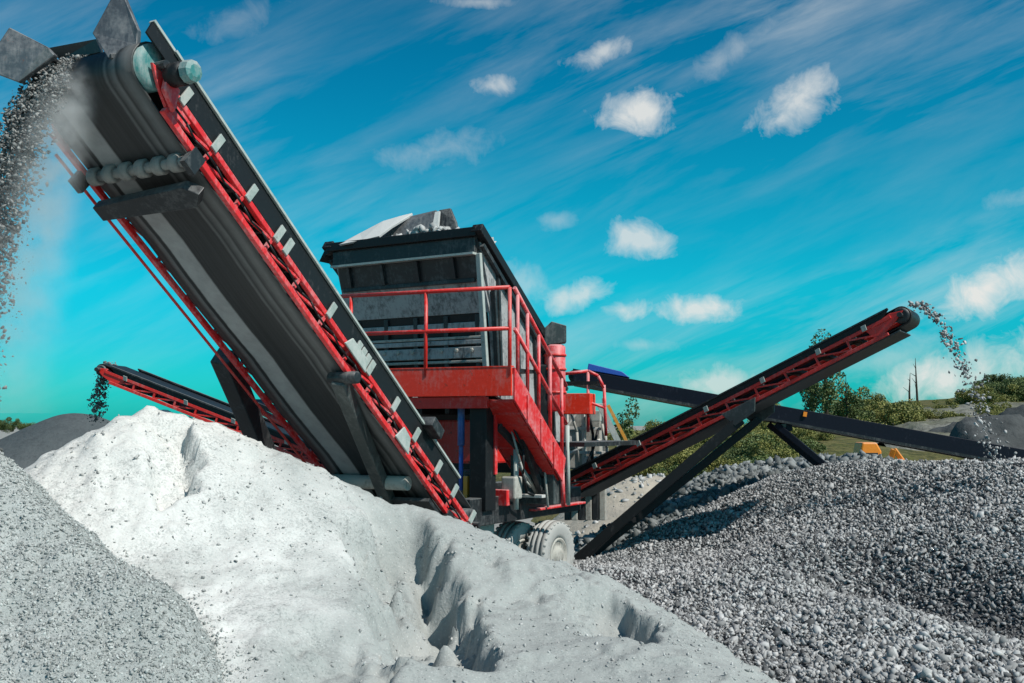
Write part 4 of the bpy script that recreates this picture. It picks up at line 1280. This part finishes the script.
fall = math_(nt, 'MULTIPLY', math_(nt, 'MULTIPLY', fall, fall), math_(nt, 'SUBTRACT', 1.15, math_(nt, 'MULTIPLY', tt, 1.4), clamp=True))
dn = math_(nt, 'MULTIPLY', ramp(nt, noise(nt, objco(nt), 4.5, 4, .65), [(.36, .05), (.70, 1)]), math_(nt, 'MULTIPLY', fall, 11.0))
nt.links.new(dn, pv.inputs['Density'])
nt.links.new(pv.outputs[0], out.inputs['Volume'])
o = mb.build('stone_dust', m)
tag(o, 'pale dust trailing beside the stones falling from the tall conveyor', 'dust', kind='stuff')

# ------------------------------------------------------------------ orange excavator behind the gravel crest
e0 = P(880, 453, 25.5)
e0[2] = 0.16
ex = empty('compact_excavator', e0, 'orange compact excavator half hidden behind the gravel crest', 'excavator')
ze = 2.05
for s_ in (-.35, .35):
    MB().prism([e0 + V3(-.6, s_ + .5, .0), e0 + V3(.6, s_ + .5, 0), e0 + V3(.75, s_ + .5, .2), e0 + V3(.6, s_ + .5, .4), e0 + V3(-.6, s_ + .5, .4), e0 + V3(-.75, s_ + .5, .2)], V3(0, .25, 0)).build('track', M['black'], ex, bevel=.02)
MB().box(e0 + V3(-.15, .5, .85), V3(.5, 0, 0), V3(0, .45, 0), V3(0, 0, .38)).build('body', M['orange'], ex, bevel=.06)
cb = MB().prism([e0 + V3(-.42, .2, 1.2), e0 + V3(.12, .2, 1.2), e0 + V3(.12, .2, 1.7), e0 + V3(.0, .2, 1.92), e0 + V3(-.36, .2, 1.92), e0 + V3(-.42, .2, 1.6)], V3(0, .6, 0)).build('cab', M['orange'], ex, bevel=.04)
MB().box(e0 + V3(-.14, .19, 1.56), V3(.16, 0, 0), V3(0, .01, 0), V3(0, 0, .10)).build('window', M['glass'], cb)
MB().bar(e0 + V3(.25, .3, 1.1), e0 + V3(.42, .2, 1.75), .1, .14).build('boom', M['orange'], ex, bevel=.02)
MB().bar(e0 + V3(.42, .2, 1.75), e0 + V3(.6, .1, 1.45), .09, .12).build('dipper_arm', M['orange'], ex, bevel=.02)
MB().prism([e0 + V3(.42, -.05, 1.5), e0 + V3(.62, -.05, 1.52), e0 + V3(.72, -.05, 1.3), e0 + V3(.55, -.05, 1.18), e0 + V3(.42, -.05, 1.3)], V3(0, .3, 0)).build('bucket', M['orange'], ex, bevel=.02)

# ------------------------------------------------------------------ sun, sky, camera
SUN = unit(V3(.56, -.39, .73))
ld = bpy.data.lights.new('sun', 'SUN')
ld.energy = 5.0
ld.angle = math.radians(.5)
ld.color = (1, .955, .89)
so = bpy.data.objects.new('sun', ld)
COL.objects.link(so)
so.rotation_euler = Vector(SUN).to_track_quat('Z', 'Y').to_euler()
so.location = (20, -10, 40)

wd = bpy.data.worlds.new('World')
S.world = wd
wd.use_nodes = True
wd.cycles.sampling_method = 'MANUAL'
wd.cycles.sample_map_resolution = 256
nt = wd.node_tree
nt.nodes.clear()
wo = nt.nodes.new('ShaderNodeOutputWorld')
bg = nt.nodes.new('ShaderNodeBackground')
nt.links.new(bg.outputs[0], wo.inputs[0])
sky = nt.nodes.new('ShaderNodeTexSky')
sky.sky_type = 'NISHITA'
sky.sun_disc = False
sky.sun_elevation = math.asin(SUN[2])
sky.sun_rotation = math.atan2(SUN[0], SUN[1])
sky.air_density = 1.0
sky.dust_density = 0.6
sky.ozone_density = 2.0
STR = .105
bg.inputs['Strength'].default_value = STR
graded = mixc(nt, 1.0, sky.outputs[0], (1, 1, 1), 'MULTIPLY')
tc = nt.nodes.new('ShaderNodeTexCoord').outputs['Generated']
vm = N(nt, 'ShaderNodeVectorMath', {0: tc}, operation='NORMALIZE').outputs[0]


def dotv(v):
    n_ = N(nt, 'ShaderNodeVectorMath', {0: vm, 1: tuple(map(float, v))}, operation='DOT_PRODUCT')
    return n_.outputs['Value']


fwd, upv, rgt = V3(0, cP, sP), V3(0, -sP, cP), V3(1, 0, 0)


def sdir(px, py):
    return unit(fwd + rgt * (px - 512) / F + upv * (341.5 - py) / F)


elev = N(nt, 'ShaderNodeSeparateXYZ', {'Vector': vm}).outputs[2]
gain = ramp(nt, elev, [(0.0, (.03, .84, .98)), (.08, (.02, .90, 1.03)), (.13, (.02, 1.04, 1.08)), (.22, (.015, .95, 1.0)), (.33, (.008, .76, .90)), (.45, (.006, .60, .76)), (1.0, (.006, .5, .7))])
graded = mixc(nt, 1.0, graded, gain, 'MULTIPLY')
puff = noise(nt, vm, 34.0, 5, .64, .4)
puff2 = noise(nt, vm, 9.0, 4, .55)
pn = math_(nt, 'ADD', math_(nt, 'MULTIPLY', math_(nt, 'ADD', puff, -.5), 2.3), math_(nt, 'MULTIPLY', math_(nt, 'ADD', puff2, -.5), 1.6))
CL = [(640, 112, 40, 24, -5, 1.0), (492, 86, 26, 14, 5, .75), (605, 50, 44, 13, -18, .75), (800, 95, 46, 26, -28, .85), (745, 45, 60, 16, -30, .35), (640, 238, 38, 18, 12, .8), (575, 297, 46, 17, -8, .75),
      (622, 310, 34, 13, 0, .8), (702, 309, 46, 16, 0, .95), (990, 285, 70, 30, -25, 1.1), (975, 372, 110, 32, -12, 1.0), (725, 382, 60, 18, 0, .75), (530, 285, 34, 22, 30, .4), (555, 220, 20, 10, 0, .3), (480, 2, 50, 8, 0, .5),
      (440, 150, 60, 22, -10, .3), (880, 360, 90, 22, -15, .35), (1010, 200, 40, 14, -10, .3), (240, 20, 46, 20, -20, .22), (640, 345, 50, 10, 0, .35), (560, 420, 120, 25, 0, .3), (1150, 330, 90, 40, 0, 1.0), (-120, 150, 80, 40, 10, .6)]
cm_ = None
for (px, py, rx, ry, rot, stg) in CL:
    d0 = sdir(px, py)
    e1 = unit(np.cross(fwd * 0 + d0, UP))
    e2 = np.cross(e1, d0)
    ca, sa = math.cos(math.radians(-rot)), math.sin(math.radians(-rot))
    u_, v_ = e1 * ca + e2 * sa, -e1 * sa + e2 * ca
    du = math_(nt, 'MULTIPLY', dotv(u_ * F / rx), 1.0)
    dv = math_(nt, 'MULTIPLY', dotv(v_ * F / ry), 1.0)
    r2 = math_(nt, 'ADD', math_(nt, 'MULTIPLY', du, du), math_(nt, 'MULTIPLY', dv, dv))
    r_ = math_(nt, 'SQRT', r2)
    front = math_(nt, 'GREATER_THAN', dotv(d0), 0.0)
    v = math_(nt, 'ADD', math_(nt, 'SUBTRACT', 1.0, r_), math_(nt, 'MULTIPLY', pn, .9))
    v = math_(nt, 'MULTIPLY', math_(nt, 'MULTIPLY', v, 1.0, clamp=True), front)
    v = math_(nt, 'MULTIPLY', v, stg * .95)
    cm_ = v if cm_ is None else math_(nt, 'MAXIMUM', cm_, v)
# cirrus streaks
den = math_(nt, 'MAXIMUM', dotv(fwd), .15)
cx = math_(nt, 'DIVIDE', dotv(rgt), den)
cy = math_(nt, 'DIVIDE', dotv(upv), den)
cmb = N(nt, 'ShaderNodeCombineXYZ', {0: cx, 1: cy})
mp0 = N(nt, 'ShaderNodeMapping', {'Vector': cmb.outputs[0], 'Rotation': (0, 0, math.radians(-24))})
mp = N(nt, 'ShaderNodeMapping', {'Vector': mp0.outputs[0], 'Scale': (1.5, 9.0, 1)})
ci = noise(nt, mp.outputs[0], 2.2, 6, .62, .35)
mpb = N(nt, 'ShaderNodeMapping', {'Vector': mp0.outputs[0], 'Scale': (1.2, 2.6, 1), 'Location': (3.1, 1.7, 0)})
ci2 = noise(nt, mpb.outputs[0], 2.0, 3, .5)
cir = math_(nt, 'MULTIPLY', ramp(nt, ci, [(.42, 0), (.80, 1)]), ramp(nt, ci2, [(.40, .15), (.62, 1)]))
side = ramp(nt, math_(nt, 'ADD', cx, .5), [(0.40, 0.45), (0.62, 1.0)])
cir = math_(nt, 'MULTIPLY', math_(nt, 'MULTIPLY', cir, side), .50)
tot = math_(nt, 'MAXIMUM', cm_, cir)
tot = math_(nt, 'MULTIPLY', tot, .92, clamp=True)
col = mixc(nt, tot, graded, tuple(c / STR for c in (.80, .80, .77)))
nt.links.new(col, bg.inputs['Color'])

cd = bpy.data.cameras.new('camera')
cam = bpy.data.objects.new('camera', cd)
COL.objects.link(cam)
cd.sensor_width = 36
cd.lens = 36
cd.clip_end = 20000
cam.location = (0, 0, CZ)
cam.rotation_euler = (math.pi / 2 + PITCH, 0, 0)
S.camera = cam
S.view_settings.view_transform = 'Standard'
S.view_settings.look = 'None'
S.view_settings.exposure = 0.0
S.view_settings.gamma = 1.0
S.cycles.max_bounces = 6
S.cycles.volume_bounces = 1
S.cycles.use_denoising = True
